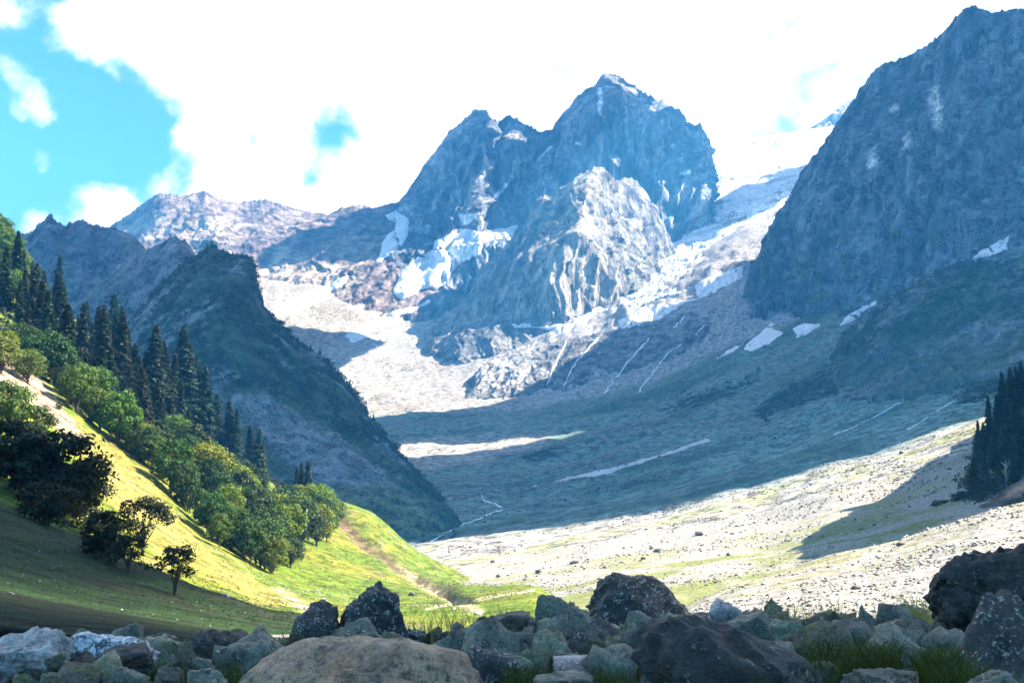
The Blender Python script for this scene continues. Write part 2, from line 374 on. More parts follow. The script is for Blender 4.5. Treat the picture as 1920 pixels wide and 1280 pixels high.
# ------------------------------------------------------------------ mountains
def mountain(name, rows, nu, nv, back, amps, seed, colf, mat, zs=0.4, flat=0.0, jag=0.0):
    G, nb = loft(rows, nu, nv, back)
    if jag:
        wgt = np.exp(-np.abs(np.arange(G.shape[0]) - nb) / (G.shape[0] * .035))[:, None]
        q = np.stack([G[..., 0] / (amps[5] * .8), 0 * G[..., 0], 0 * G[..., 0] + seed], -1)
        G = G.copy(); G[..., 2] += jag * wgt * (np.abs(fbm(q[nb:nb + 1].repeat(G.shape[0], 0) * 2.2, 5, seed + 3, .75)) * 3.0 - .55)
    G, d = rocky(G, nb, amps, seed, zs, flat)
    px, py = P(G); n = gnorm(G)
    cols = colf(G, px, py, n, d)
    terrain(name, G, cols, mat); LOFTS[name] = G
    return G

def rock_cols(G, px, py, n, d, a=ROCK, b=ROCKD, c=ROCKW, k=1.0, sc_=1.0, zs=.3):
    q = G * np.array([1, 1, zs]); n1 = fbm(q / (160 * sc_), 5, 61); n2 = 1.5 * fbm(G * np.array([1, 1, zs * .4]) / (32 * sc_), 5, 62, .6)
    r = np.zeros(G.shape) + a
    n3 = fbm(G * np.array([1, 1, .05]) / (22 * sc_), 4, 63, .6)
    r = lerp3(r, b, ss(n1 + .6 * n2 + 1.1 * n3, .0, .5) * k); r = lerp3(r, c, ss(-n1 + .7 * n2 - 1.3 * n3, .05, .6) * k)
    return r

def col_far(G, px, py, n, d):
    r = rock_cols(G, px, py, n, d, C(.17, .135, .125), C(.10, .085, .09), C(.25, .20, .16))
    nn = fbm(G / 120, 5, 71) * 22
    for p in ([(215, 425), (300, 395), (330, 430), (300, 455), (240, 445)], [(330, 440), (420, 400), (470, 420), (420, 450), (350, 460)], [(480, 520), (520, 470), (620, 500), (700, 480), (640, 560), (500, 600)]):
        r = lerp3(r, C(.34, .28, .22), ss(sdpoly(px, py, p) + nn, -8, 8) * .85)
    return r
mountain('far_mountain', [
 [(120, 470, 6300), (200, 428, 6200), (232, 408, 6100), (282, 370, 6000), (300, 362, 6000), (350, 366, 6000), (382, 356, 6000), (410, 372, 6000), (450, 378, 6000), (500, 373, 6000), (545, 388, 6000), (590, 398, 6000), (615, 402, 5900), (640, 390, 5800), (668, 384, 5700), (700, 390, 5700), (722, 384, 5700), (760, 375, 5700), (840, 370, 5700)],
 [(120, 500, 5900), (220, 450, 5800), (300, 430, 5700), (360, 435, 5600), (400, 432, 5550), (460, 440, 5500), (520, 440, 5500), (580, 435, 5500), (640, 430, 5400), (690, 430, 5400), (740, 430, 5400), (840, 440, 5500)],
 [(120, 560, 5300), (250, 510, 5200), (350, 500, 5100), (400, 500, 5000), (470, 510, 4950), (540, 520, 4900), (600, 510, 4900), (660, 500, 4900), (740, 490, 4900), (840, 490, 5000)],
 [(120, 640, 4600), (300, 610, 4500), (450, 600, 4400), (520, 625, 4300), (600, 615, 4300), (680, 600, 4300), (740, 590, 4300), (840, 590, 4350)]],
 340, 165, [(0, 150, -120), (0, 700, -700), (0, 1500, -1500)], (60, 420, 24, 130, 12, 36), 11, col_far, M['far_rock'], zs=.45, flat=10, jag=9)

def col_blue(G, px, py, n, d):
    r = rock_cols(G, px, py, n, d, C(.14, .135, .14), C(.09, .09, .095), C(.20, .18, .17))
    return lerp3(r, C(.10, .12, .07), ss(fbm(G / 130, 4, 81), -.05, .3) * ss(py, 440, 540) * .8)
mountain('left_ridge', [
 [(-250, 460, 3900), (-60, 450, 3700), (30, 442, 3600), (60, 432, 3550), (92, 404, 3500), (104, 416, 3500), (125, 424, 3500), (150, 412, 3500), (165, 420, 3450), (190, 426, 3450), (212, 424, 3400), (240, 440, 3400), (262, 462, 3350), (275, 490, 3300)],
 [(-250, 560, 3500), (-60, 540, 3400), (60, 520, 3300), (150, 520, 3200), (220, 540, 3150), (270, 560, 3100), (330, 600, 3100)],
 [(-250, 720, 2900), (0, 720, 2800), (200, 700, 2700), (330, 690, 2700), (420, 700, 2700)]],
 200, 130, [(0, 100, -90), (0, 500, -500), (0, 1000, -1000)], (55, 260, 20, 80, 8, 24), 17, col_blue, M['far_rock'], jag=12)
mountain('middle_ridge', [
 [(120, 590, 2600), (170, 545, 2550), (230, 500, 2500), (285, 462, 2450), (325, 444, 2400), (345, 452, 2400), (362, 478, 2350), (400, 500, 2300), (460, 560, 2250)],
 [(120, 640, 2350), (200, 580, 2300), (280, 540, 2250), (340, 540, 2200), (400, 580, 2150), (470, 640, 2150)],
 [(100, 760, 1950), (220, 720, 1900), (330, 700, 1900), (420, 720, 1900), (520, 760, 1950)]],
 170, 130, [(0, 80, -70), (0, 400, -450), (0, 700, -800)], (34, 190, 15, 60, 6, 18), 23, col_blue, M['rock'], jag=7)

def col_massif(G, px, py, n, d):
    r = rock_cols(G, px, py, n, d, C(.14, .16, .19), C(.08, .095, .12), C(.30, .285, .27))
    nn = fbm(G / 60, 5, 91)
    up = n[..., 2]
    sn = np.zeros(px.shape)
    for p in ([(862, 402), (905, 398), (880, 420), (862, 425)], [(925, 370), (955, 335), (962, 300), (968, 300), (962, 338), (940, 362), (918, 380)], [(1005, 302), (1032, 272), (1036, 276), (1012, 300)],
              [(1122, 165), (1128, 165), (1127, 215), (1123, 215)], [(1075, 270), (1090, 262), (1086, 272)], [(1275, 325), (1290, 318), (1300, 322), (1280, 328)], [(1318, 305), (1326, 300), (1324, 308)]):
        sn = np.maximum(sn, ss(sdpoly(px, py, p) + 4 * nn, -1.5, 2.0))
    r = lerp3(r, SNOW, sn)
    return lerp3(r, C(.20, .19, .18), ss(sdpoly(px, py, [(1135, 140), (1165, 145), (1235, 190), (1190, 180)]) + 10 * nn, -6, 6) * .7)  # sunlight on the summit's right face put in as paler rock
mountain('central_massif', [
 [(700, 420, 5600), (752, 384, 5600), (778, 338, 5600), (800, 302, 5600), (825, 272, 5600), (846, 244, 5600), (868, 225, 5600), (888, 206, 5600), (914, 205, 5600), (922, 222, 5600), (932, 236, 5700), (942, 228, 5650), (952, 214, 5600), (968, 222, 5600), (990, 234, 5600), (1010, 246, 5650), (1046, 240, 5650), (1060, 222, 5600), (1076, 200, 5550), (1088, 178, 5500), (1106, 164, 5500), (1122, 158, 5500), (1138, 136, 5450), (1160, 142, 5450), (1196, 164, 5450), (1236, 190, 5400), (1243, 184, 5400), (1252, 196, 5400), (1276, 208, 5400), (1288, 226, 5400), (1302, 234, 5400), (1314, 226, 5400), (1322, 240, 5400), (1334, 275, 5400), (1345, 320, 5400)],
 [(690, 460, 5450), (750, 420, 5400), (790, 370, 5350), (830, 330, 5300), (870, 290, 5250), (905, 270, 5200), (930, 300, 5350), (955, 275, 5300), (1000, 300, 5350), (1050, 290, 5350), (1090, 250, 5250), (1140, 215, 5150), (1190, 235, 5150), (1240, 255, 5150), (1280, 275, 5150), (1312, 285, 5100), (1338, 310, 5200), (1347, 350, 5300)],
 [(690, 500, 5250), (750, 460, 5150), (800, 420, 5100), (850, 400, 5000), (890, 390, 5000), (925, 390, 5150), (970, 380, 5150), (1040, 370, 5100), (1100, 350, 5000), (1160, 340, 4950), (1220, 345, 4950), (1275, 350, 4950), (1320, 355, 4950), (1345, 385, 5150)],
 [(700, 540, 4900), (760, 510, 4800), (830, 470, 4800), (900, 450, 4850), (970, 440, 4900), (1060, 430, 4850), (1140, 440, 4800), (1200, 460, 4750), (1240, 470, 4700), (1300, 430, 4800), (1335, 410, 5000)],
 [(720, 600, 4500), (800, 580, 4450), (900, 560, 4500), (1000, 560, 4500), (1100, 540, 4500), (1200, 530, 4500), (1260, 520, 4500), (1330, 470, 4750)]],
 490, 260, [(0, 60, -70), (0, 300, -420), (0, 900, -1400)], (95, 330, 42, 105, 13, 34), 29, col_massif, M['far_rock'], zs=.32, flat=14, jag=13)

def col_butt(G, px, py, n, d):
    r = rock_cols(G, px, py, n, d, C(.15, .15, .15), C(.085, .09, .10), C(.26, .235, .205), sc_=.8, zs=.22)
    nn = fbm(G / 70, 5, 95) * 30
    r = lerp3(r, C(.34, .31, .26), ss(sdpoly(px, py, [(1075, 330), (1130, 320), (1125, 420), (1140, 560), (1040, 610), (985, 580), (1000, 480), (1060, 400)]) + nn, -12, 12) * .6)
    return lerp3(r, C(.12, .14, .09), ss(fbm(G / 90, 5, 97), .05, .4) * ss(px, 1140, 1190) * ss(py, 380, 440) * .8)
mountain('rock_buttress', [
 [(760, 640, 4250), (820, 590, 4300), (868, 548, 4350), (900, 505, 4400), (940, 465, 4450), (985, 415, 4500), (1006, 378, 4550), (1020, 362, 4550), (1040, 368, 4550), (1062, 345, 4500), (1085, 325, 4500), (1110, 314, 4500), (1132, 316, 4520), (1150, 338, 4560), (1185, 332, 4600), (1215, 360, 4620), (1240, 420, 4600), (1260, 480, 4550)],
 [(760, 665, 4080), (850, 610, 4100), (895, 560, 4130), (930, 520, 4150), (980, 460, 4120), (1020, 430, 4100), (1062, 400, 4080), (1095, 380, 4080), (1125, 390, 4120), (1160, 410, 4200), (1200, 430, 4280), (1235, 470, 4330), (1260, 520, 4350)],
 [(780, 670, 3950), (860, 630, 3950), (910, 590, 3930), (950, 560, 3900), (995, 510, 3880), (1040, 490, 3870), (1080, 470, 3880), (1120, 480, 3930), (1165, 490, 4020), (1210, 510, 4100), (1255, 550, 4150)],
 [(800, 690, 3750), (870, 650, 3750), (915, 625, 3720), (960, 610, 3720), (1010, 605, 3720), (1060, 608, 3730), (1100, 600, 3780), (1150, 585, 3850), (1210, 575, 3900), (1260, 580, 3950)],
 [(820, 720, 3600), (900, 670, 3600), (980, 655, 3580), (1060, 650, 3580), (1140, 640, 3650), (1260, 630, 3750)]],
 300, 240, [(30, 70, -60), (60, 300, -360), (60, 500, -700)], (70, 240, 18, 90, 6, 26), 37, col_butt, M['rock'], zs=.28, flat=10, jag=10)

mountain('far_right_peak', [
 [(1490, 262, 7300), (1530, 238, 7200), (1556, 220, 7200), (1576, 202, 7200), (1606, 180, 7200), (1700, 190, 7200), (1900, 200, 7200)],
 [(1490, 275, 6950), (1540, 250, 6950), (1580, 244, 6950), (1700, 240, 6950), (1900, 240, 6950)]],
 120, 80, [(0, 200, -150), (0, 900, -900)], (60, 300, 20, 90, 8, 30), 41, lambda G, px, py, n, d: rock_cols(G, px, py, n, d, C(.36, .34, .33), C(.26, .25, .25), SNOW), M['far_rock'], jag=14)

def col_right(G, px, py, n, d):
    r = rock_cols(G, px, py, n, d, C(.095, .12, .15), C(.055, .07, .09), C(.165, .185, .205), sc_=.75, zs=.2)
    nn = fbm(G / 40, 5, 101)
    for p in ([(1738, 165), (1762, 158), (1768, 250), (1750, 235)], [(1626, 290), (1642, 276), (1640, 310), (1628, 320)], [(1668, 205), (1680, 195), (1676, 225)], [(1690, 260), (1705, 250), (1700, 285)]):
        r = lerp3(r, C(.62, .58, .54), ss(sdpoly(px, py, p) + 9 * nn, -4, 4) * .8)  # sunlit spots on the shaded face put into the rock colour
    return lerp3(r, C(.075, .10, .06), ss(nn + .5 * fbm(G / 120, 4, 103), .0, .3) * ss(py, 330, 520) * .85)
RM = mountain('right_mountain', [
 [(1372, 660, 3350), (1388, 580, 3350), (1402, 515, 3350), (1436, 448, 3330), (1482, 372, 3300), (1512, 318, 3280), (1546, 268, 3250), (1578, 222, 3220), (1606, 186, 3200), (1628, 150, 3180), (1652, 120, 3150), (1682, 112, 3100), (1704, 103, 3080), (1738, 84, 3040), (1762, 66, 3000), (1788, 36, 2960), (1806, 20, 2940), (1822, 8, 2920), (1842, 16, 2900), (1858, 22, 2880), (1920, 14, 2800), (2020, 40, 2650), (2200, 20, 2400), (2500, -60, 2000), (2900, -100, 1700)],
 [(1370, 670, 3250), (1396, 600, 3230), (1425, 540, 3200), (1470, 470, 3130), (1530, 400, 3050), (1590, 330, 2970), (1650, 280, 2900), (1710, 250, 2830), (1770, 220, 2760), (1830, 190, 2690), (1920, 190, 2580), (2050, 190, 2420), (2300, 150, 2100), (2900, 80, 1500)],
 [(1370, 680, 3150), (1405, 640, 3080), (1450, 590, 3000), (1510, 540, 2900), (1580, 490, 2780), (1650, 440, 2680), (1720, 400, 2580), (1800, 370, 2470), (1920, 350, 2330), (2050, 340, 2150), (2300, 300, 1800), (2900, 250, 1300)],
 [(1375, 690, 3050), (1420, 660, 2950), (1500, 620, 2780), (1580, 590, 2620), (1660, 560, 2480), (1740, 520, 2330), (1820, 495, 2200), (1920, 480, 2050), (2050, 460, 1850), (2300, 430, 1500), (2900, 400, 1050)],
 [(1390, 710, 2850), (1520, 670, 2600), (1680, 620, 2280), (1820, 560, 2000), (1920, 530, 1850), (2300, 500, 1350), (2900, 480, 950)]],
 410, 310, [(60, 50, -60), (260, 200, -360), (800, 500, -1300)], (60, 220, 26, 70, 9, 22), 47, col_right, M['rock'], zs=.22, flat=6, jag=9)

def col_knoll(G, px, py, n, d):
    r = rock_cols(G, px, py, n, d, C(.10, .105, .11), C(.065, .07, .075), C(.15, .15, .145), sc_=.5)
    return lerp3(r, C(.04, .065, .035), ss(fbm(G / 60, 5, 111) + .4 * n[..., 2], -.05, .35) * .95)
mountain('rocky_knoll', [
 [(1562, 668, 1900), (1574, 640, 1880), (1590, 612, 1850), (1625, 585, 1820), (1656, 562, 1800), (1690, 540, 1780), (1725, 520, 1760), (1765, 500, 1740), (1800, 488, 1720), (1840, 490, 1700), (1880, 492, 1680), (1920, 482, 1650), (2100, 440, 1550), (2400, 400, 1400)],
 [(1565, 690, 1780), (1600, 660, 1720), (1660, 625, 1660), (1740, 590, 1600), (1820, 570, 1540), (1920, 555, 1470), (2100, 520, 1370), (2400, 480, 1250)],
 [(1570, 720, 1640), (1660, 700, 1540), (1760, 670, 1450), (1850, 650, 1370), (1920, 630, 1310), (2100, 590, 1220), (2400, 550, 1100)],
 [(1580, 750, 1500), (1700, 740, 1380), (1920, 680, 1180), (2400, 600, 1000)]],
 200, 130, [(20, 60, -30), (40, 200, -110)], (22, 120, 10, 40, 3.5, 12), 53, col_knoll, M['wooded'], zs=.5, flat=3, jag=5)

def col_step(G, px, py, n, d):
    r = rock_cols(G, px, py, n, d, C(.13, .135, .14), C(.075, .08, .085), C(.22, .215, .20), sc_=.5, zs=.3)
    nn = fbm(G / 40, 5, 161)
    r = lerp3(r, C(.33, .31, .28), ss(sdpoly(px, py, [(890, 730), (905, 670), (960, 640), (1010, 640), (1000, 700), (970, 735)]) + 12 * nn, -8, 8) * .8)
    return lerp3(r, C(.035, .06, .035), ss(nn, .0, .35) * ss(px, 1040, 1100) * ss(py, 640, 720) * .9)
mountain('rock_step', [
 [(880, 712, 3280), (905, 682, 3330), (940, 660, 3380), (985, 646, 3400), (1030, 640, 3400), (1075, 632, 3400), (1130, 622, 3380), (1180, 612, 3350), (1240, 598, 3320), (1300, 585, 3280), (1350, 600, 3200), (1390, 625, 3120)],
 [(880, 730, 3170), (910, 712, 3180), (950, 700, 3180), (1000, 695, 3160), (1060, 690, 3130), (1120, 680, 3100), (1180, 668, 3080), (1240, 655, 3060), (1310, 640, 3030), (1390, 645, 2980)],
 [(880, 748, 3060), (930, 748, 3020), (1000, 750, 2970), (1080, 748, 2920), (1150, 740, 2880), (1230, 722, 2840), (1310, 695, 2830), (1390, 665, 2840)]],
 240, 100, [(0, 60, -10), (0, 260, -60)], (20, 120, 13, 42, 4, 14), 83, col_step, M['rock'], zs=.3, flat=4, jag=6)

# ------------------------------------------------------------------ glacier between the massif and the right mountain
def col_ice(G, px, py, n, d):
    r = np.zeros(G.shape) + C(.66, .69, .73)
    st = fbm(G * np.array([.25, 1, 1]) / 60, 5, 121) + .35 * fbm(G / 18, 4, 122)
    r = lerp3(r, C(.24, .27, .32), ss(st, .0, .45) * (.25 + .45 * ss(py, 290, 340)))
    return lerp3(r, C(.40, .42, .45), ss(fbm(G / 90, 5, 124), .25, .5) * ss(py, 400, 480) * .7)
mountain('glacier', [
 [(1300, 272, 7000), (1345, 262, 6950), (1400, 262, 6900), (1470, 250, 6900), (1540, 240, 6900), (1620, 238, 6900)],
 [(1310, 310, 6300), (1350, 300, 6250), (1420, 296, 6200), (1500, 285, 6200), (1600, 270, 6200)],
 [(1320, 350, 5700), (1360, 345, 5650), (1430, 338, 5600), (1520, 320, 5600), (1600, 310, 5600)],
 [(1300, 420, 5100), (1350, 405, 5050), (1420, 395, 5000), (1500, 380, 5000), (1560, 370, 5000)],
 [(1220, 490, 4500), (1290, 465, 4480), (1360, 448, 4450), (1430, 430, 4450), (1500, 420, 4450)],
 [(1170, 540, 4120), (1250, 522, 4080), (1330, 500, 4050), (1400, 480, 4050), (1470, 470, 4050)],
 [(1080, 600, 3800), (1180, 578, 3720), (1270, 552, 3680), (1350, 530, 3650), (1440, 510, 3650)]],
 190, 210, [(0, 300, -60), (0, 900, -400)], (20, 260, 16, 60, 7, 20), 59, col_ice, M['ice'], zs=1.0, flat=-8)

# ------------------------------------------------------------------ dark wooded promontory on the left
def col_prom(G, px, py, n, d):
    n1 = fbm(G / 70, 5, 131); n2 = fbm(G / 15, 5, 132)
    r = np.zeros(G.shape) + C(.035, .055, .032)
    r = lerp3(r, C(.15, .155, .15), ss(n1 + .6 * n2, .05, .4) * (1 - ss(py, 640, 760) * .3))
    sc1 = ss(sdpoly(px, py, [(440, 740), (500, 735), (545, 760), (640, 820), (740, 905), (800, 960), (700, 935), (600, 915), (520, 860), (470, 800)]) + 22 * n1 + 14 * n2, -10, 14)
    r = lerp3(r, C(.16, .16, .155), sc1 * .9)
    return lerp3(r, C(.09, .115, .05), ss(sdpoly(px, py, [(600, 920), (700, 900), (790, 930), (850, 985), (790, 1010), (690, 960)]) + 20 * n1, -10, 12) * .8)
PG = mountain('wooded_promontory', [
 [(120, 700, 1900), (190, 640, 1850), (250, 590, 1800), (300, 528, 1760), (345, 490, 1740), (375, 470, 1720), (400, 456, 1700), (418, 466, 1690), (440, 474, 1680), (470, 476, 1660), (476, 500, 1650), (484, 540, 1640), (500, 582, 1620), (530, 612, 1590), (560, 632, 1560), (600, 662, 1520), (630, 695, 1490), (662, 730, 1460), (700, 780, 1420), (740, 835, 1380), (770, 868, 1350), (800, 900, 1310), (840, 945, 1240), (866, 975, 1180)],
 [(110, 760, 1650), (200, 700, 1580), (280, 640, 1530), (340, 590, 1500), (390, 560, 1480), (430, 560, 1460), (470, 590, 1440), (510, 650, 1420), (560, 690, 1380), (620, 740, 1340), (680, 800, 1290), (740, 865, 1240), (790, 920, 1180), (830, 958, 1130), (856, 985, 1100)],
 [(100, 830, 1350), (200, 780, 1320), (300, 740, 1290), (380, 720, 1260), (450, 740, 1230), (520, 790, 1190), (600, 840, 1140), (680, 890, 1090), (750, 940, 1050), (810, 975, 1030), (850, 997, 1040)],
 [(90, 940, 1080), (250, 900, 1050), (400, 890, 1020), (520, 910, 990), (620, 940, 970), (700, 970, 950), (770, 1000, 940), (820, 1016, 950), (850, 1012, 980)],
 [(90, 1020, 940), (400, 1000, 900), (600, 1020, 880), (760, 1050, 880), (850, 1050, 920)]],
 330, 265, [(-20, 40, -40), (-60, 160, -150), (-120, 400, -420)], (20, 130, 9, 40, 2.5, 11), 67, col_prom, M['wooded'], zs=.6, flat=4, jag=6)

# ------------------------------------------------------------------ grassy hillside with the forest, and the near slope below it
HX = np.array([-900, -300, 0, 100, 250, 400, 520, 600, 690, 800, 900, 1010, 1100.])
HROWS = [
 (13, [1050, 1160, 1225, 1240, 1256, 1268, 1272, 1275, 1278, 1280, 1284, 1290, 1300]),
 (18, [980, 1100, 1165, 1184, 1205, 1225, 1238, 1242, 1244, 1246, 1250, 1258, 1270]),
 (26, [920, 1050, 1120, 1142, 1168, 1192, 1208, 1212, 1214, 1216, 1220, 1228, 1240]),
 (45, [840, 1005, 1088, 1112, 1142, 1168, 1186, 1190, 1192, 1194, 1202, 1214, 1226]),
 (75, [760, 960, 1050, 1080, 1115, 1150, 1172, 1176, 1176, 1178, 1186, 1200, 1215]),
 (110, [690, 870, 975, 1012, 1068, 1120, 1155, 1162, 1164, 1166, 1172, 1186, 1205]),
 (140, [660, 840, 948, 990, 1055, 1112, 1148, 1156, 1158, 1158, 1162, 1174, 1195]),
 (165, [650, 830, 945, 992, 1062, 1118, 1148, 1154, 1154, 1152, 1148, 1142, 1188]),
 (200, [560, 740, 890, 950, 1040, 1105, 1138, 1148, 1150, 1146, 1136, 1127, 1182]),
 (250, [470, 660, 810, 875, 980, 1065, 1115, 1132, 1142, 1138, 1126, 1114, 1176]),
 (320, [400, 580, 730, 795, 905, 1010, 1080, 1108, 1126, 1126, 1113, 1104, 1166]),
 (400, [330, 500, 648, 718, 835, 950, 1035, 1068, 1094, 1106, 1103, 1103, 1160]),
 (500, [270, 420, 570, 645, 765, 885, 968, 1005, 1045, 1085, 1100, 1122, 1180]),
 (590, [230, 370, 505, 605, 722, 842, 915, 938, 962, 1045, 1090, 1140, 1200]),
 (640, [215, 350, 475, 590, 710, 828, 905, 930, 955, 1042, 1100, 1150, 1220]),
 (720, [200, 335, 425, 560, 700, 840, 935, 970, 1020, 1080, 1130, 1180, 1240]),
 (820, [195, 330, 420, 570, 730, 900, 1010, 1060, 1100, 1130, 1170, 1220, 1260]),
 (950, [240, 420, 560, 700, 860, 1000, 1090, 1130, 1150, 1170, 1200, 1230, 1260])]
hY = np.log([r[0] for r in HROWS]); hT = np.array([r[1] for r in HROWS], float)
hn, hv = 290, 300
hp = np.interp(np.linspace(0, 1, hn), [0, .1, 1], [-900, -80, 1100]); hl = np.linspace(np.log(13), np.log(950), hv)
HT = cubic(HX, cubic(hY, hT, hl).T, hp).T; HY = np.exp(hl)[:, None] * np.ones((1, hn)); HPX = np.ones((hv, 1)) * hp[None]
HG = U(HPX, HT, HY)
CUT = [(612, 945), (655, 985), (700, 1025), (745, 1062), (790, 1088), (835, 1108), (880, 1130)]
cutd = sdline(HPX, HT + 5 * fbm(HG / 6, 4, 140), CUT)
cutm = np.exp(-(cutd / 9.0) ** 2) * ss(HY, 215, 240) 
hrel = fbm(HG / 45, 4, 141) * np.interp(HY, [26, 100, 600], [.15, 1.0, 3.5]) + fbm(HG / 5, 4, 142) * np.interp(HY, [26, 600], [.06, .4])
hrel += fbm(HG * np.array([.35, .35, 1]) / 14, 3, 143) * .5
hrel -= cutm * 4.5
HG[..., 2] += hrel
hpx, hpy = P(HG)
m1 = fbm(HG / 40, 5, 145); m2 = fbm(HG / 6, 5, 146); m3 = fbm(HG / 1.2, 4, 147)
hc = lerp3(np.zeros(HG.shape) + C(.085, .128, .008), C(.14, .142, .014), ss(m1 + .7 * m2 + .4 * m3, -.25, .35))
hc = lerp3(hc, C(.07, .12, .012), ss(fbm(HG / 16, 5, 148) + .5 * m3, .18, .5) * .65); hc = lerp3(hc, C(.27, .22, .10), ss(fbm(HG / 9, 5, 150), .22, .5) * .5)
hc = lerp3(hc, C(.235, .185, .045), ss(sdpoly(hpx, hpy, [(60, 740), (150, 790), (250, 880), (330, 960), (420, 1040), (560, 1130), (480, 1130), (330, 1040), (220, 960), (140, 860)]) + 26 * m1 + 20 * m2, -14, 20) * .75)
hc = lerp3(hc, C(.30, .22, .155), ss(sdpoly(hpx, hpy, [(-40, 640), (30, 650), (70, 700), (140, 790), (150, 830), (100, 790), (40, 740), (-40, 720)]) + 14 * m2 + 10 * m1, -8, 8) * .9)
hc = lerp3(hc, C(.48, .42, .30), np.exp(-(sdline(hpx, hpy + 3 * m2, [(520, 1105), (570, 1140), (640, 1165)]) / 10) ** 2) * .6 * ss(m2, -.3, .3))
hc = lerp3(hc, C(.40, .33, .20), np.exp(-(sdline(hpx, hpy + 2 * m2, [(740, 1062), (800, 1100), (860, 1130), (900, 1145)]) / 7) ** 2) * .8)
hc = lerp3(hc, C(.13, .085, .05), np.clip(cutm * 1.5, 0, 1) * ss(m2, -.5, .2))
hc = lerp3(hc, C(.52, .46, .32), np.exp(-(sdline(hpx, hpy, [(800, 1140), (870, 1128), (940, 1116), (1000, 1106)]) / 2.2) ** 2) * .8)
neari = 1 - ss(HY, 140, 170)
nearc = lerp3(np.zeros(HG.shape) + C(.012, .032, .004), C(.022, .024, .008), ss(m1 + .6 * fbm(HG / 11, 4, 149), -.1, .4) * .8)  # the near slope's shade is put into this darker turf colour
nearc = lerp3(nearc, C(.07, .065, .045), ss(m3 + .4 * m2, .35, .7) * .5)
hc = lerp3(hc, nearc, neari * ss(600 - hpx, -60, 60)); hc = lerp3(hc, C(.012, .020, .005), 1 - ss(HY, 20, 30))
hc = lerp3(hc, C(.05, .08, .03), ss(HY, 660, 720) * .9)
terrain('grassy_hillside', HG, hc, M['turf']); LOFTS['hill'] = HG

# ------------------------------------------------------------------ steep wooded crag on the right edge
def col_crag(G, px, py, n, d):
    r = np.zeros(G.shape) + C(.055, .06, .04); nn = fbm(G / 14, 5, 151)
    r = lerp3(r, C(.13, .12, .11), ss(nn, .1, .4))
    return lerp3(r, C(.26, .16, .11), ss(sdpoly(px, py, [(1868, 935), (1900, 912), (1960, 890), (1960, 905), (1900, 930)]) + 8 * nn, -4, 5))
CG = mountain('wooded_crag', [
 [(1756, 985, 520), (1790, 945, 520), (1815, 900, 515), (1836, 850, 510), (1858, 800, 505), (1890, 760, 500), (1930, 730, 490), (2050, 640, 470), (2300, 520, 430)],
 [(1758, 992, 480), (1810, 945, 470), (1850, 890, 465), (1900, 830, 460), (1960, 780, 450), (2080, 700, 430), (2300, 600, 390)],
 [(1740, 1005, 430), (1800, 975, 420), (1850, 945, 400), (1900, 915, 390), (1960, 890, 380), (2080, 820, 360), (2300, 740, 320)],
 [(1700, 1030, 360), (1800, 1000, 350), (1900, 965, 330), (2080, 880, 300), (2300, 800, 260)]],
 160, 140, [(20, 40, -6), (60, 140, -40)], (5, 40, 2.5, 14, .8, 4), 71, col_crag, M['wooded'], flat=0, zs=.8)

mountain('shade_spur', [  # added ridge outside the view, shaped to cast the wedge on the scree
 [(2000, 590, 300), (2010, 530, 360), (2020, 490, 440), (2060, 500, 560), (2062, 535, 700), (2050, 590, 850), (2015, 680, 910)],
 [(1975, 780, 320), (1980, 740, 380), (1985, 690, 470), (2000, 660, 560), (2005, 660, 700), (2000, 670, 840), (1980, 710, 900)],
 [(1955, 960, 340), (1955, 930, 400), (1952, 880, 500), (1955, 840, 580), (1955, 790, 700), (1955, 745, 830), (1950, 730, 900)]],
 110, 60, [(40, 10, -4), (140, 30, -30), (300, 60, -160)], (3, 40, 3, 14, 1.0, 4), 73, col_crag, M['wooded'], flat=0, zs=.8, jag=7)

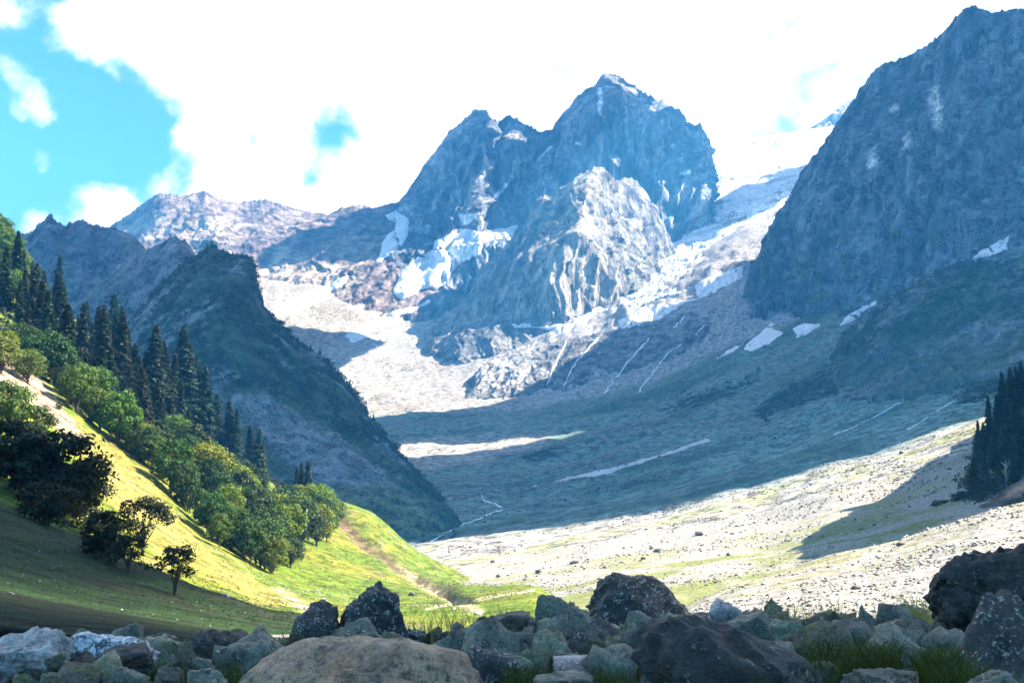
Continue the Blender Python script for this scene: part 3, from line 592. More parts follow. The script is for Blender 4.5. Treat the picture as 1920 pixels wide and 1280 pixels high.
# ------------------------------------------------------------------ added cumulus, unseen high to the right; outlines shaped to shade the valley
mc = bpy.data.materials.new('shade_cloud_white'); mc.use_nodes = True; t = NT(mc.node_tree); t.n.clear()
df = t.add('ShaderNodeBsdfDiffuse', ins={'Color': (.9, .9, .92, 1)})
o_ = t.add('ShaderNodeOutputMaterial'); t.l.new(df.outputs[0], o_.inputs['Surface'])
def shade_cloud(label, z0, plus, minus, amp, ns, res, seed):
    """plus / minus: outlines of the shaded ground as (x, y) at height 0; the cloud hangs up-sun of it"""
    pts = np.concatenate([np.asarray(p, float) for p in plus]); lo = pts.min(0) - 3 * res; hi = pts.max(0) + 3 * res
    xs = np.arange(lo[0], hi[0] + res, res); ys = np.arange(lo[1], hi[1] + res, res); X, Y = np.meshgrid(xs, ys)
    d = np.maximum.reduce([sdpoly(X, Y, p) for p in plus])
    for p in minus: d = np.minimum(d, -sdpoly(X, Y, p))
    d = d + amp * fbm(np.stack([X / ns, Y / ns, 0 * X + seed], -1), 4, seed) * 2
    keep = d > 0
    cells = keep[:-1, :-1] | keep[1:, :-1] | keep[:-1, 1:] | keep[1:, 1:]
    use = np.zeros_like(keep)
    for a in (slice(None, -1), slice(1, None)):
        for b in (slice(None, -1), slice(1, None)): use[a, b] |= cells
    idx = -np.ones(keep.shape, int); idx[use] = np.arange(use.sum())
    th = np.sqrt(np.clip(d, 0, None) + 1) * 7.0; lump = fbm(np.stack([X / 160, Y / 160, 0 * X], -1), 4, seed + 3)
    off = SUN / SUN[2]
    # pull the rim onto the outline so that the edge is not stepped
    gy, gx = np.gradient(d, res); gl = np.sqrt(gx * gx + gy * gy) + 1e-6; sh = np.where(d < 0, np.clip(-d / gl, 0, res), 0)
    X2 = X + gx / gl * sh; Y2 = Y + gy / gl * sh
    top = np.stack([X2 + off[0] * z0, Y2 + off[1] * z0, z0 + 3 + np.clip(th * (1.1 + lump), 0, None)], -1)[use]
    bot = np.stack([X2 + off[0] * z0, Y2 + off[1] * z0, z0 - 0 * th], -1)[use]
    r, c = np.nonzero(cells); q = np.stack([idx[r, c], idx[r, c + 1], idx[r + 1, c + 1], idx[r + 1, c]], 1); n = len(top)
    qs = [q, q[:, ::-1] + n]
    # rim
    e = np.concatenate([q[:, [k, (k + 1) % 4]] for k in range(4)]); key = np.sort(e, 1); _, inv, cnt = np.unique(key, axis=0, return_inverse=True, return_counts=True)
    b = e[cnt[inv.ravel()] == 1]; qs.append(np.stack([b[:, 1], b[:, 0], b[:, 0] + n, b[:, 1] + n], 1))
    o = link('shade_cloud', mesh_np('shade_cloud', np.concatenate([top, bot]), np.concatenate(qs)), mc, kind='stuff', label=label)
    return o
HB = BVHTree.FromPolygons(HG[::2, ::2].reshape(-1, 3).tolist(), gridq(*HG[::2, ::2].shape[:2]).tolist())
def shear(p): return (p[0] - p[2] * SUN[0] / SUN[2], p[1] - p[2] * SUN[1] / SUN[2])
edge = [shear(cast(HB, *q)[0]) for q in ((2, 885), (70, 930), (150, 985), (230, 1040), (290, 1085), (350, 1095), (430, 1108), (520, 1145))]
shade_cloud('added bank of cumulus, unseen, shaped to shade the boulder terrace', 2520, [[(-600, edge[0][1] + 60)] + edge + [(-15, 28), (0, 21.5), (40, 22.5), (400, 30), (700, -300), (-700, -400)]], [], 2.5, 18, 8.0, 5)
shade_cloud('added wide cumulus, unseen, shaped to shade the middle of the valley', 2560, [
   [(-2600, 780), (-700, 800), (-300, 850), (-65, 905), (190, 920), (390, 950), (800, 985), (2600, 1050), (2600, 3950), (900, 3900), (130, 3620), (-50, 3390), (-70, 3208), (-123, 2966), (-200, 2850), (-350, 2760), (-560, 2700), (-800, 2800), (-900, 3900), (-2600, 3900)]],
   [[(-360, 1990), (-200, 1960), (-70, 2040), (40, 2130), (120, 2250), (0, 2240), (-120, 2255), (-360, 2300)]], 14, 90, 28.0, 7)
shade_cloud('added ragged cumulus, unseen, shaped to shade the central massif and glacier', 2850, [[(-330, 4450), (-150, 4380), (0, 4700), (60, 5100), (60, 5480), (-160, 5520), (-350, 5000)], [(-2300, 5050), (-1700, 4850), (-1200, 4780), (-500, 4780), (-250, 4790), (-330, 4950), (-560, 5300), (-850, 5600), (-1600, 5750), (-2100, 5600)]],
   [[(-1900, 5090), (-1500, 5060), (-1150, 5060), (-1150, 5170), (-1500, 5180), (-1900, 5190)], [(-1620, 4700), (-1400, 4700), (-1420, 4900), (-1560, 4900)]], 55, 160, 16.0, 9)

# ------------------------------------------------------------------ blue mountain air
hz = mesh_np('haze', np.array([[x, y, z] for z in (min(-145.0, min(float(g[..., 2].min()) for g in LOFTS.values()) - 1.0), 2500.0) for y in (-6050.0, 9250.0) for x in (-9050.0, 9050.0)]),
             np.array([[0, 2, 3, 1], [4, 5, 7, 6], [0, 1, 5, 4], [2, 6, 7, 3], [0, 4, 6, 2], [1, 3, 7, 5]]), smooth=False)
mh = bpy.data.materials.new('mountain_air'); mh.use_nodes = True; t = NT(mh.node_tree); t.n.clear()
pv = t.add('ShaderNodeVolumePrincipled'); pv.inputs['Color'].default_value = (.07, .44, 1.0, 1); pv.inputs['Absorption Color'].default_value = (.2, .2, .2, 1)
pv.inputs['Density'].default_value = HAZE; pv.inputs['Anisotropy'].default_value = 0.0
o_ = t.add('ShaderNodeOutputMaterial'); t.l.new(pv.outputs[0], o_.inputs['Volume'])
link('haze', hz, mh, kind='stuff', label='thin blue air filling the valley')

# ------------------------------------------------------------------ draped snow, streams and falls
ALLB = {}
for k_, G_ in LOFTS.items():
    ALLB[k_] = HB if k_ == 'hill' else bvh_of(G_, 1 if k_ == 'ground' else 2)
def cast_all(px, py, only=None):
    best = (None, None, 1e18)
    for k_, b_ in ALLB.items():
        if only and k_ not in only: continue
        l_, n_ = cast(b_, px, py)
        if l_ is not None and l_.length < best[2]: best = (l_, n_, l_.length)
    return best[0], best[1]
def flat_mat(name, c, rough=0.6, sc1=0.05, var=0.12, bump=.3, bd=1.0):
    m = bpy.data.materials.new(name); m.use_nodes = True; t = NT(m.node_tree); t.n.clear()
    v = t.add('ShaderNodeTexCoord').outputs['Object']; a = t.noise(v, sc1, 5.0, .6)
    col = t.mix(t.ramp(a, (.3, .7)), tuple(x * (1 - var) for x in c) + (1,), tuple(min(1, x * (1 + var)) for x in c) + (1,))
    bs = t.add('ShaderNodeBsdfPrincipled', ins={'Base Color': col, 'Roughness': rough, 'Specular IOR Level': .2})
    t.l.new(t.add('ShaderNodeBump', ins={'Strength': bump, 'Distance': bd, 'Height': a}).outputs[0], bs.inputs['Normal'])
    t.l.new(bs.outputs[0], t.add('ShaderNodeOutputMaterial').inputs['Surface']); return m
MS = flat_mat('old_snow', (.70, .71, .74), .6, .10, .22); MW = flat_mat('white_water', (.78, .82, .86), .3, .3, .1); MI = flat_mat('crevassed_ice', (.66, .70, .76), .5, .02, .28, .8, 14.0)
MSD = flat_mat('dusty_snow', (.55, .50, .48), .7, .06, .15)
def drape(name, poly, res, amp, thick, mat, seed, only=None, lumps=0.0, **props):
    poly = np.asarray(poly, float); lo = poly.min(0) - 2 * res - amp; hi = poly.max(0) + 2 * res + amp
    X, Y = np.meshgrid(np.arange(lo[0], hi[0] + res, res), np.arange(lo[1], hi[1] + res, res))
    d = sdpoly(X, Y, poly) + amp * 2 * fbm(np.stack([X / (7 * amp + 3), Y / (5 * amp + 3), 0 * X + seed], -1), 4, seed)
    keep = d > 0; cells = keep[:-1, :-1] | keep[1:, :-1] | keep[:-1, 1:] | keep[1:, 1:]
    use = np.zeros_like(keep)
    for a in (slice(None, -1), slice(1, None)):
        for b in (slice(None, -1), slice(1, None)): use[a, b] |= cells
    gy, gx = np.gradient(d, res); gl = np.sqrt(gx * gx + gy * gy) + 1e-6; sh = np.where(d < 0, np.clip(-d / gl, 0, res), 0)
    X2 = X + gx / gl * sh; Y2 = Y + gy / gl * sh
    idx = -np.ones(keep.shape, int); vs = []
    for r, c in zip(*np.nonzero(use)):
        l, n = cast_all(X2[r, c], Y2[r, c], only)
        if l is None: continue
        k = thick * l.y; rise = k * min(1.0, math.sqrt(max(d[r, c], 0) / (3 * res))) if d[r, c] > 0 else -0.25 * k
        up = (n * .5 + Vector((0, -.3, .6))).normalized()
        idx[r, c] = len(vs); vs.append(l + up * rise)
    q = []
    for r, c in zip(*np.nonzero(cells)):
        f = (idx[r, c], idx[r, c + 1], idx[r + 1, c + 1], idx[r + 1, c])
        if min(f) < 0: continue
        ys = [vs[i].y for i in f]
        if max(ys) - min(ys) > .06 * max(ys): continue
        q.append(f)
    if not q: return None
    lab_ = np.arange(len(vs)); qa = np.array(q)
    for _ in range(400):
        m_ = lab_[qa].min(1); new = lab_.copy(); np.minimum.at(new, qa.ravel(), np.repeat(m_, 4))
        if (new == lab_).all(): break
        lab_ = new
    u_, c_ = np.unique(lab_[qa[:, 0]], return_counts=True); q = qa[lab_[qa[:, 0]] == u_[c_.argmax()]].tolist()
    used = np.unique(np.array(q)); rm = -np.ones(len(vs), int); rm[used] = np.arange(len(used)); q = rm[np.array(q)].tolist(); vs = [vs[k] for k in used]
    V = np.array(vs)
    if lumps: V += lumps * ridged(V / 60, 4, seed)[:, None] * np.array([0, -.6, .8])
    return link(name, mesh_np(name, V, np.array(q)[:, ::-1]), mat, **props)
SN = 'snow patches'
FAR = ('far_mountain', 'central_massif', 'rock_buttress', 'ground', 'glacier')
SLOPE = ('ground', 'right_mountain')
for i, (lab, poly, amp, only, mat) in enumerate([
  ('broad old snow patch on the shaded slope below the right mountain', [(1396, 655), (1412, 632), (1440, 616), (1468, 624), (1440, 642), (1410, 657)], 3, SLOPE, MS),
  ('thin snow sliver left of the broad patch below the right mountain', [(1345, 672), (1366, 656), (1395, 643), (1388, 652), (1365, 664)], 1.5, SLOPE, MS),
  ('oval snow patch in the middle of the row below the right mountain', [(1485, 616), (1508, 606), (1540, 608), (1520, 624), (1494, 633)], 2, SLOPE, MS),
  ('slanting snow patch beside the rocky knoll', [(1570, 612), (1588, 592), (1618, 572), (1656, 557), (1642, 572), (1622, 584), (1600, 602), (1578, 612)], 3, SLOPE, MS),
  ('small snow dab above the broad snow patch', [(1434, 610), (1446, 605), (1458, 607), (1448, 612)], 1, SLOPE, MS),
  ('snow tongue high on the cliff foot at the right edge', [(1812, 489), (1850, 466), (1892, 443), (1888, 466), (1848, 482)], 2, ('right_mountain',), MS),
  ('long dusty snow streak lying across the valley slope', [(1026, 906), (1080, 890), (1150, 876), (1200, 862), (1260, 845), (1326, 821), (1332, 826), (1250, 853), (1170, 877), (1140, 888), (1080, 897)], 1.5, ('ground',), MSD),
  ('short snow fleck left of the long dusty streak', [(992, 912), (1008, 908), (1006, 912)], .6, ('ground',), MSD),
  ('steep snow gully between far mountain and central massif', [(712, 402), (742, 390), (770, 410), (764, 440), (746, 464), (726, 482), (704, 494), (716, 466), (734, 438), (738, 420), (724, 414)], 5, FAR, MS),
  ('bright upper snowfield under the central massif', [(815, 452), (862, 428), (900, 440), (980, 416), (958, 444), (905, 456), (850, 466), (815, 466)], 4, FAR, MS),
  ('long white snow ramp behind the wooded promontory', [(505, 586), (560, 553), (655, 517), (640, 536), (575, 580), (520, 602)], 3, FAR, MS),
  ('snow bank at the foot of the hanging glacier', [(640, 628), (740, 584), (806, 566), (745, 606), (660, 640)], 4, FAR, MS),
  ('small snow patch beyond the wooded ridge, at valley level', [(668, 742), (700, 733), (708, 740), (685, 750)], 2, FAR, MS),
  ('snow strip along the foot of the rock buttress', [(950, 606), (1000, 611), (1064, 610), (1125, 578), (1108, 600), (1050, 622), (980, 616)], 4, FAR, MS),
  ('snow shelf below the glacier tongue', [(1150, 604), (1215, 577), (1290, 556), (1320, 558), (1262, 588), (1180, 618)], 5, FAR, MS),
  ('uppermost snow shelf touching the right mountain', [(1305, 538), (1350, 510), (1396, 496), (1394, 520), (1340, 545), (1310, 556)], 5, FAR, MS)]):
    drape('snow_patch', poly, 2.5 if amp > 2 else 1.8, amp, .0016, mat, 200 + i, only, 5.0 if only is FAR else 0.0, label=lab, category='snow patch', group=SN)
drape('hanging_glacier', [(738, 546), (752, 508), (800, 474), (850, 462), (905, 458), (890, 482), (850, 505), (835, 540), (790, 545), (755, 562)], 2.5, 5, .003, MI, 231, FAR, 14.0, label='crevassed hanging glacier below the left side of the central massif', category='glacier')
def ribbon(pts, w, seed):
    rng = random.Random(seed); a, b = [], []
    pts = np.asarray(pts, float); s = np.linspace(0, len(pts) - 1, len(pts) * 4); p = np.stack([np.interp(s, np.arange(len(pts)), pts[:, k]) for k in (0, 1)], 1)
    for i in range(len(p)):
        t_ = p[min(i + 1, len(p) - 1)] - p[max(i - 1, 0)]; t_ = t_ / (np.linalg.norm(t_) + 1e-6); n_ = np.array([-t_[1], t_[0]])
        ww = w * rng.uniform(.45, 1.1); j = n_ * rng.uniform(-1.1, 1.1) * w
        a.append(p[i] + n_ * ww + j); b.append(p[i] - n_ * ww + j)
    return a + b[::-1]
for i, (nm, lab, pts, wd) in enumerate([
  ('waterfall', 'leftmost white waterfall streaking down the rock step', [(1062, 640), (1046, 672), (1034, 700), (1027, 722)], 1.4),
  ('waterfall', 'second waterfall from the left on the rock step', [(1124, 632), (1094, 662), (1072, 690), (1056, 726)], 1.5),
  ('waterfall', 'longest waterfall, double thread in the middle of the step', [(1218, 634), (1190, 664), (1162, 698), (1146, 718), (1134, 738)], 1.5),
  ('waterfall', 'rightmost waterfall, branching thread on the dark slope', [(1278, 645), (1254, 660), (1232, 688), (1210, 718), (1196, 736)], 1.3),
  ('waterfall', 'short upper cascade above the branching waterfall', [(1284, 592), (1276, 602), (1262, 616)], 1.5),
  ('waterfall', 'small white cascade at the right of the falls', [(1322, 611), (1312, 618), (1304, 628)], 1.2),
  ('stream', 'foaming stream winding along the valley floor', [(902, 926), (908, 938), (928, 944), (946, 954), (926, 960), (908, 968), (890, 975), (862, 984), (838, 998), (806, 1016)], 1.1),
  ('stream', 'thin white runnel on the shaded right slope', [(1728, 722), (1706, 742), (1664, 768), (1606, 798), (1560, 815)], 1.0),
  ('stream', 'pale broken runnel just above the sunlit scree strip', [(1800, 744), (1770, 762), (1744, 778), (1722, 794), (1700, 806)], .9)]):
    only = ('ground', 'rock_step') if nm == 'waterfall' else ('ground', 'wooded_promontory')
    drape(nm, ribbon(pts, wd, i), .8 if wd < 1.3 else 1.0, .25, .0012, MW, 260 + i, only, label=lab, category=nm)

# ------------------------------------------------------------------ trees
rng = np.random.default_rng(5)
def leaf_mat():
    m = bpy.data.materials.new('leaves'); m.use_nodes = True; t = NT(m.node_tree); t.n.clear()
    oc = t.add('ShaderNodeObjectInfo').outputs['Color']; at = t.add('ShaderNodeAttribute', attribute_name='Col').outputs['Color']
    col = t.mix(1.0, oc, at, 'MULTIPLY')
    d = t.add('ShaderNodeBsdfPrincipled', ins={'Base Color': col, 'Roughness': .6, 'Specular IOR Level': .25})
    tr = t.add('ShaderNodeBsdfTranslucent', ins={'Color': t.mix(1.0, col, (1.25, 1.3, .6, 1), 'MULTIPLY')})
    mx = t.add('ShaderNodeMixShader', ins={0: .27}); t.l.new(d.outputs[0], mx.inputs[1]); t.l.new(tr.outputs[0], mx.inputs[2])
    t.l.new(mx.outputs[0], t.add('ShaderNodeOutputMaterial').inputs['Surface']); return m
ML = leaf_mat(); MB = flat_mat('bark', (.075, .055, .042), .9, 3.0, .4, .6, .1); MBP = flat_mat('bleached_wood', (.5, .48, .46), .8, 3.0, .2)
def cards(c, nrm, size, asp=1.0, col=None):
    """leaf clumps: one kite-shaped face each"""
    n = len(c); nrm = nrm / (np.linalg.norm(nrm, axis=1, keepdims=True) + 1e-9); a = rng.normal(size=(n, 3)); t1 = np.cross(nrm, a); t1 /= np.linalg.norm(t1, axis=1, keepdims=True) + 1e-9
    t2 = np.cross(nrm, t1); s = np.asarray(size).reshape(-1, 1) * np.ones((n, 1))
    v = np.stack([c - t1 * s * asp, c - t2 * s * .6 + nrm * s * .15, c + t1 * s * asp, c + t2 * s * .6 + nrm * s * .15], 1).reshape(-1, 3)
    q = np.arange(4 * n).reshape(n, 4); cc = None if col is None else np.repeat(col, 4, 0)
    return v, q, cc
def tube(path, rad, k=6):
    path = np.asarray(path, float); V = []; Q = []
    for i, p in enumerate(path):
        d = path[min(i + 1, len(path) - 1)] - path[max(i - 1, 0)]; d = d / (np.linalg.norm(d) + 1e-9)
        u = np.cross(d, [.3, 1, .1]); u /= np.linalg.norm(u) + 1e-9; w_ = np.cross(d, u)
        for j in range(k): V.append(p + rad[i] * (math.cos(2 * math.pi * j / k) * u + math.sin(2 * math.pi * j / k) * w_))
        if i:
            for j in range(k): Q.append([(i - 1) * k + j, (i - 1) * k + (j + 1) % k, i * k + (j + 1) % k, i * k + j])
    return np.array(V), np.array(Q)
def joinm(parts):
    V = []; Q = []; o = 0
    for v, q in parts: V.append(v); Q.append(q + o); o += len(v)
    return np.concatenate(V), np.concatenate(Q)
def conifer_mesh(seed, rmax=.125, gap=.0):
    global rng; rng = np.random.default_rng(seed); c = []; nr = []; sz = []; cl = []; z = .06
    limbs = [tube([(0, 0, -.06), (.004, 0, .25), (0, .003, .6), (0, 0, .99)], [.017, .013, .008, .002], 6)]
    while z < .985:
        r = rmax * (1 - z) ** .95 * rng.uniform(.72, 1.18) + .006; nbr = 7 if z < .7 else 5; a0 = rng.uniform(0, 6.28)
        if z < .2: r *= .65 + z * 1.75
        for k in range(nbr):
            if rng.random() < .10 + gap: continue
            a = a0 + 6.283 * k / nbr + rng.normal() * .25; L = r * rng.uniform(.7, 1.18); dr = rng.uniform(.30, .55) * L
            tone = rng.uniform(.6, 1.25); nn = max(3, int(L / .018))
            for j in range(nn):
                f = (j + .7) / nn; wd = (.034 * (1.15 - f) + .010) * min(1.0, .25 + L / .07)
                for sgn in (-1, 1):
                    p = np.array([math.cos(a) * L * f, math.sin(a) * L * f, z - dr * f ** 1.3]) + rng.normal(size=3) * .006 + sgn * wd * .4 * np.array([-math.sin(a), math.cos(a), 0])
                    c.append(p); nr.append([math.cos(a) * .5, math.sin(a) * .5, .9] + rng.normal(size=3) * .35); sz.append(wd * rng.uniform(.8, 1.2)); cl.append([tone * rng.uniform(.85, 1.15)] * 3)
        z += rng.uniform(.022, .034) * (1.0 if z < .8 else .75)
    v, q, cc = cards(np.array(c), np.array(nr), np.array(sz), 1.1, np.array(cl))
    return mesh_np('conifer_crown', v, q, cc, False), mesh_np('conifer_trunk', *limbs[0])
def broad_mesh(seed, wide=.36, low=.30, ncl=22, lean=0.0, airy=0.0, multi=1):
    global rng; rng = np.random.default_rng(seed); c = []; nr = []; sz = []; cl = []; parts = []
    cen = np.array([lean, 0, (1 + low) / 2]); rad = np.array([wide, wide, (1 - low) / 2])
    cl_c = []
    while len(cl_c) < ncl:
        p = rng.normal(size=3); p /= np.linalg.norm(p); p *= rng.uniform(.45, .95) ** .6
        if p[2] < -.75: continue
        p = cen + p * rad * np.array([1, 1, .92]) * (1 - .22 * max(p[2], 0))
        if all(np.linalg.norm((p - o) / rad) > .30 for o in cl_c): cl_c.append(p)
        elif rng.random() < .02: cl_c.append(p)
    for p in cl_c:
        cr = rng.uniform(.085, .155) * (wide / .38); n = int(125 * (1 - airy)); d = rng.normal(size=(n, 3)); d /= np.linalg.norm(d, axis=1, keepdims=True)
        d[:, 2] = np.abs(d[:, 2]) * np.where(rng.random(n) < .3, -1, 1); k = rng.uniform(.55, 1.05, (n, 1)); tone = rng.uniform(.75, 1.2)
        c.append(p + d * k * cr * np.array([1.15, 1.15, .8])); nr.append(d + rng.normal(size=(n, 3)) * .45 + np.array([0, 0, .3])); sz.append(rng.uniform(.018, .034, n)); cl.append(np.repeat((tone * rng.uniform(.8, 1.2, n))[:, None], 3, 1))
    stems = [(0, 0)] if multi == 1 else [(rng.uniform(-.05, .05), rng.uniform(-.05, .05)) for _ in range(multi)]
    for (sx, sy) in stems:
        top = cen + np.array([sx * 2, sy * 2, 0]); parts.append(tube([(sx, sy, -.06), (sx * 1.2 + lean * .3, sy * 1.2, low * .6), tuple(top * np.array([.8, .8, .75])), tuple(top)], [.030 / multi ** .4, .024 / multi ** .4, .016, .006], 7))
    for p in cl_c[::2]:
        st = np.array([lean * .4, 0, low * rng.uniform(.6, 1.1)]); mid = (st + p) / 2 + np.array([0, 0, -.03]); parts.append(tube([st, mid, p], [.013, .008, .003], 5))
    v, q, cc = cards(np.concatenate(c), np.concatenate(nr), np.concatenate(sz), 1.0, np.concatenate(cl))
    return mesh_np('broadleaf_crown', v, q, cc, False), mesh_np('broadleaf_trunk', *joinm(parts))
CON = [conifer_mesh(300 + i, (.20, .23, .18, .24, .21)[i], (0, .05, .1, 0, .05)[i]) for i in range(5)]
BRO = [broad_mesh(400, .40, .17, 30), broad_mesh(401, .45, .15, 32), broad_mesh(402, .35, .18, 26), broad_mesh(403, .42, .12, 32, .05, 0, 2), broad_mesh(404, .38, .20, 26, .08), broad_mesh(405, .44, .05, 32, 0, 0, 3)]
DARKT = broad_mesh(406, .40, .22, 20, .03, .12); LEANT = broad_mesh(407, .34, .40, 15, .16, .25); SHRUBT = broad_mesh(408, .34, .22, 16, .08, .25, 3); TALLD = broad_mesh(409, .27, .06, 26)
for cr_, tr_ in CON + BRO + [DARKT, LEANT, SHRUBT, TALLD]:
    cr_.materials.append(ML); tr_.materials.append(MB)
def tree(name, meshes, loc, h, color, label, cat, group, wide=1.0, rz=None, tilt=0.0):
    e = bpy.data.objects.new(name, None); COL.objects.link(e); e.location = loc; e.scale = (h * wide, h * wide, h); e.rotation_euler = (tilt, tilt * .4, rng.uniform(0, 6.28) if rz is None else rz)
    e['label'] = label; e['category'] = cat; e['group'] = group; e.empty_display_size = .1
    a = bpy.data.objects.new('crown', meshes[0]); COL.objects.link(a); a.parent = e; a.color = tuple(color) + (1,)
    b = bpy.data.objects.new('trunk', meshes[1]); COL.objects.link(b); b.parent = e
    return e
ORD = 'first second third fourth fifth sixth seventh eighth ninth tenth eleventh twelfth thirteenth fourteenth fifteenth sixteenth seventeenth eighteenth nineteenth twentieth'.split()
def ordn(i):
    if i < 20: return ORD[i]
    t_ = {2: 'twenty', 3: 'thirty', 4: 'forty', 5: 'fifty', 6: 'sixty', 7: 'seventy', 8: 'eighty', 9: 'ninety'}; k, r = divmod(i + 1, 10)
    if i >= 99: return 'hundredth' if i == 99 else 'hundred-and-' + ordn(i - 100)
    return (t_[k] + '-' + ORD[r - 1]) if r else t_[k][:-1] + 'tieth' if False else {20: 'twentieth', 30: 'thirtieth', 40: 'fortieth', 50: 'fiftieth', 60: 'sixtieth', 70: 'seventieth', 80: 'eightieth', 90: 'ninetieth'}[i + 1]
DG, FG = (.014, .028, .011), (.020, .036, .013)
LG = [(.070, .135, .010), (.112, .178, .010), (.035, .08, .010), (.148, .20, .010), (.026, .058, .009)]
trng = random.Random(77)
# rows of the forest: (kind, row phrase, list of (base px, base py, height px))
EDGE = [(62, 700), (104, 735), (160, 790), (228, 838), (292, 890), (332, 948), (398, 1012), (440, 1046), (512, 1088)]
edge_y = lambda x: np.interp(x, [p[0] for p in EDGE], [p[1] for p in EDGE])
CREST = [(-40, 470), (0, 500), (60, 555), (110, 585), (170, 640), (240, 690), (300, 745), (380, 800), (450, 850), (520, 905), (600, 960), (640, 985)]
crest_y = lambda x: np.interp(x, [p[0] for p in CREST], [p[1] for p in CREST])
rows = []
rows.append(('conifer', 'topmost fir row', [(83, 560, 74), (109, 566, 76), (163, 612, 74), (181, 622, 76), (200, 634, 84), (210, 644, 84), (225, 652, 80), (238, 658, 84), (40, 540, 62), (20, 530, 60), (60, 556, 64)]))
rows.append(('conifer', 'upper dense fir belt', [(8, 585, 105), (34, 605, 100), (58, 622, 112), (82, 628, 108), (106, 650, 112), (130, 662, 118), (150, 680, 116), (172, 690, 110), (192, 708, 112), (214, 716, 108), (234, 730, 112), (252, 742, 108), (270, 752, 124), (286, 766, 118), (304, 778, 122), (322, 788, 112), (338, 790, 132), (352, 800, 118), (366, 806, 124), (377, 812, 118)]))
rows.append(('conifer', 'lower fir row between the leafy trees', [(48, 668, 100), (118, 730, 118), (88, 668, 92), (146, 730, 100), (188, 776, 120), (230, 790, 104), (206, 750, 96), (268, 800, 96), (300, 830, 90), (390, 822, 78), (405, 830, 80), (427, 838, 98), (443, 846, 76), (470, 862, 62), (482, 868, 66), (494, 880, 54), (566, 940, 66), (576, 950, 76), (556, 934, 58)]))
belt = []
for k, x in enumerate(np.linspace(4, 372, 20)): belt.append((x + trng.uniform(-7, 7), crest_y(x) + trng.uniform(28, 74), trng.uniform(84, 116)))
rows.append(('conifer', 'thick of the fir belt', belt))
front = []
for k, x in enumerate(np.linspace(70, 512, 24)): front.append((x + trng.uniform(-6, 6), edge_y(x) - trng.uniform(0, 16), trng.uniform(64, 112)))
rows.append(('broad', 'front forest edge', front))
mid = []
for k, x in enumerate(np.linspace(20, 600, 44)):
    lo_, hi_ = edge_y(min(x, 512)) - (0 if x < 512 else (x - 512) * .5), crest_y(x); mid.append((x + trng.uniform(-8, 8), hi_ + (lo_ - hi_) * (trng.uniform(.76, .95) if x < 340 else trng.uniform(.45, .75)), trng.uniform(52, 78) if x < 340 else trng.uniform(70, 104)))
rows.append(('broad', 'forest middle', mid))
back = []
for k, x in enumerate(np.linspace(330, 615, 20)):
    lo_, hi_ = edge_y(min(x, 512)) - (0 if x < 512 else (x - 512) * .5), crest_y(x); back.append((x + trng.uniform(-6, 6), hi_ + (lo_ - hi_) * trng.uniform(.26, .5), trng.uniform(48, 72)))
rows.append(('broad', 'forest back below the firs', back))
rows.append(('broad', 'lowest forest clump', [(470, 1060, 92), (505, 1066, 100), (535, 1040, 104), (560, 1020, 100), (585, 1000, 96), (600, 985, 88), (545, 1064, 60), (612, 1016, 58), (575, 985, 84), (530, 1000, 92)]))
rows.append(('broad', 'bushy upper left skyline', [(-6, 520, 60), (0, 462, 62), (10, 478, 60), (24, 492, 58), (-10, 450, 60), (14, 500, 70), (34, 520, 62), (52, 540, 58), (70, 566, 50), (26, 560, 62), (6, 560, 66)]))
done = []
for kind, phrase, pts in rows:
    pts = sorted(pts)
    for i, (x, y, h) in enumerate(pts):
        l = None; yy = y
        for _ in range(30):
            l, n = cast(HB, x, yy)
            if l is not None: break
            yy += 4
        if l is None: continue
        hm = h / F * l.y * (1.12 * trng.uniform(.68, 1.3) if kind == 'conifer' else 1.0)
        if kind == 'conifer':
            tree('conifer', CON[trng.randrange(5)], l - Vector((0, 0, .3)), hm, [c * trng.uniform(.8, 1.3) for c in (DG if trng.random() < .6 else FG)], f'dark fir, {ordn(i)} from the left in the {phrase}', 'tree', 'firs on the grassy hillside', trng.uniform(.85, 1.4), tilt=trng.uniform(-.04, .04))
        else:
            up = phrase.startswith('bushy'); col = LG[trng.randrange(5)]; col = [c * trng.uniform(.8, 1.15) * (.75 if up else 1) for c in col]
            tree('broadleaf_tree', BRO[trng.randrange(6)], l - Vector((0, 0, .3)), hm, col, f'leafy green tree, {ordn(i)} from the left in the {phrase}', 'tree', 'leafy trees on the grassy hillside', trng.uniform(.72, 1.05), tilt=trng.uniform(-.06, .06))
K = (.014, .024, .009)  # shade over the gully trees is put into this near-black leaf colour
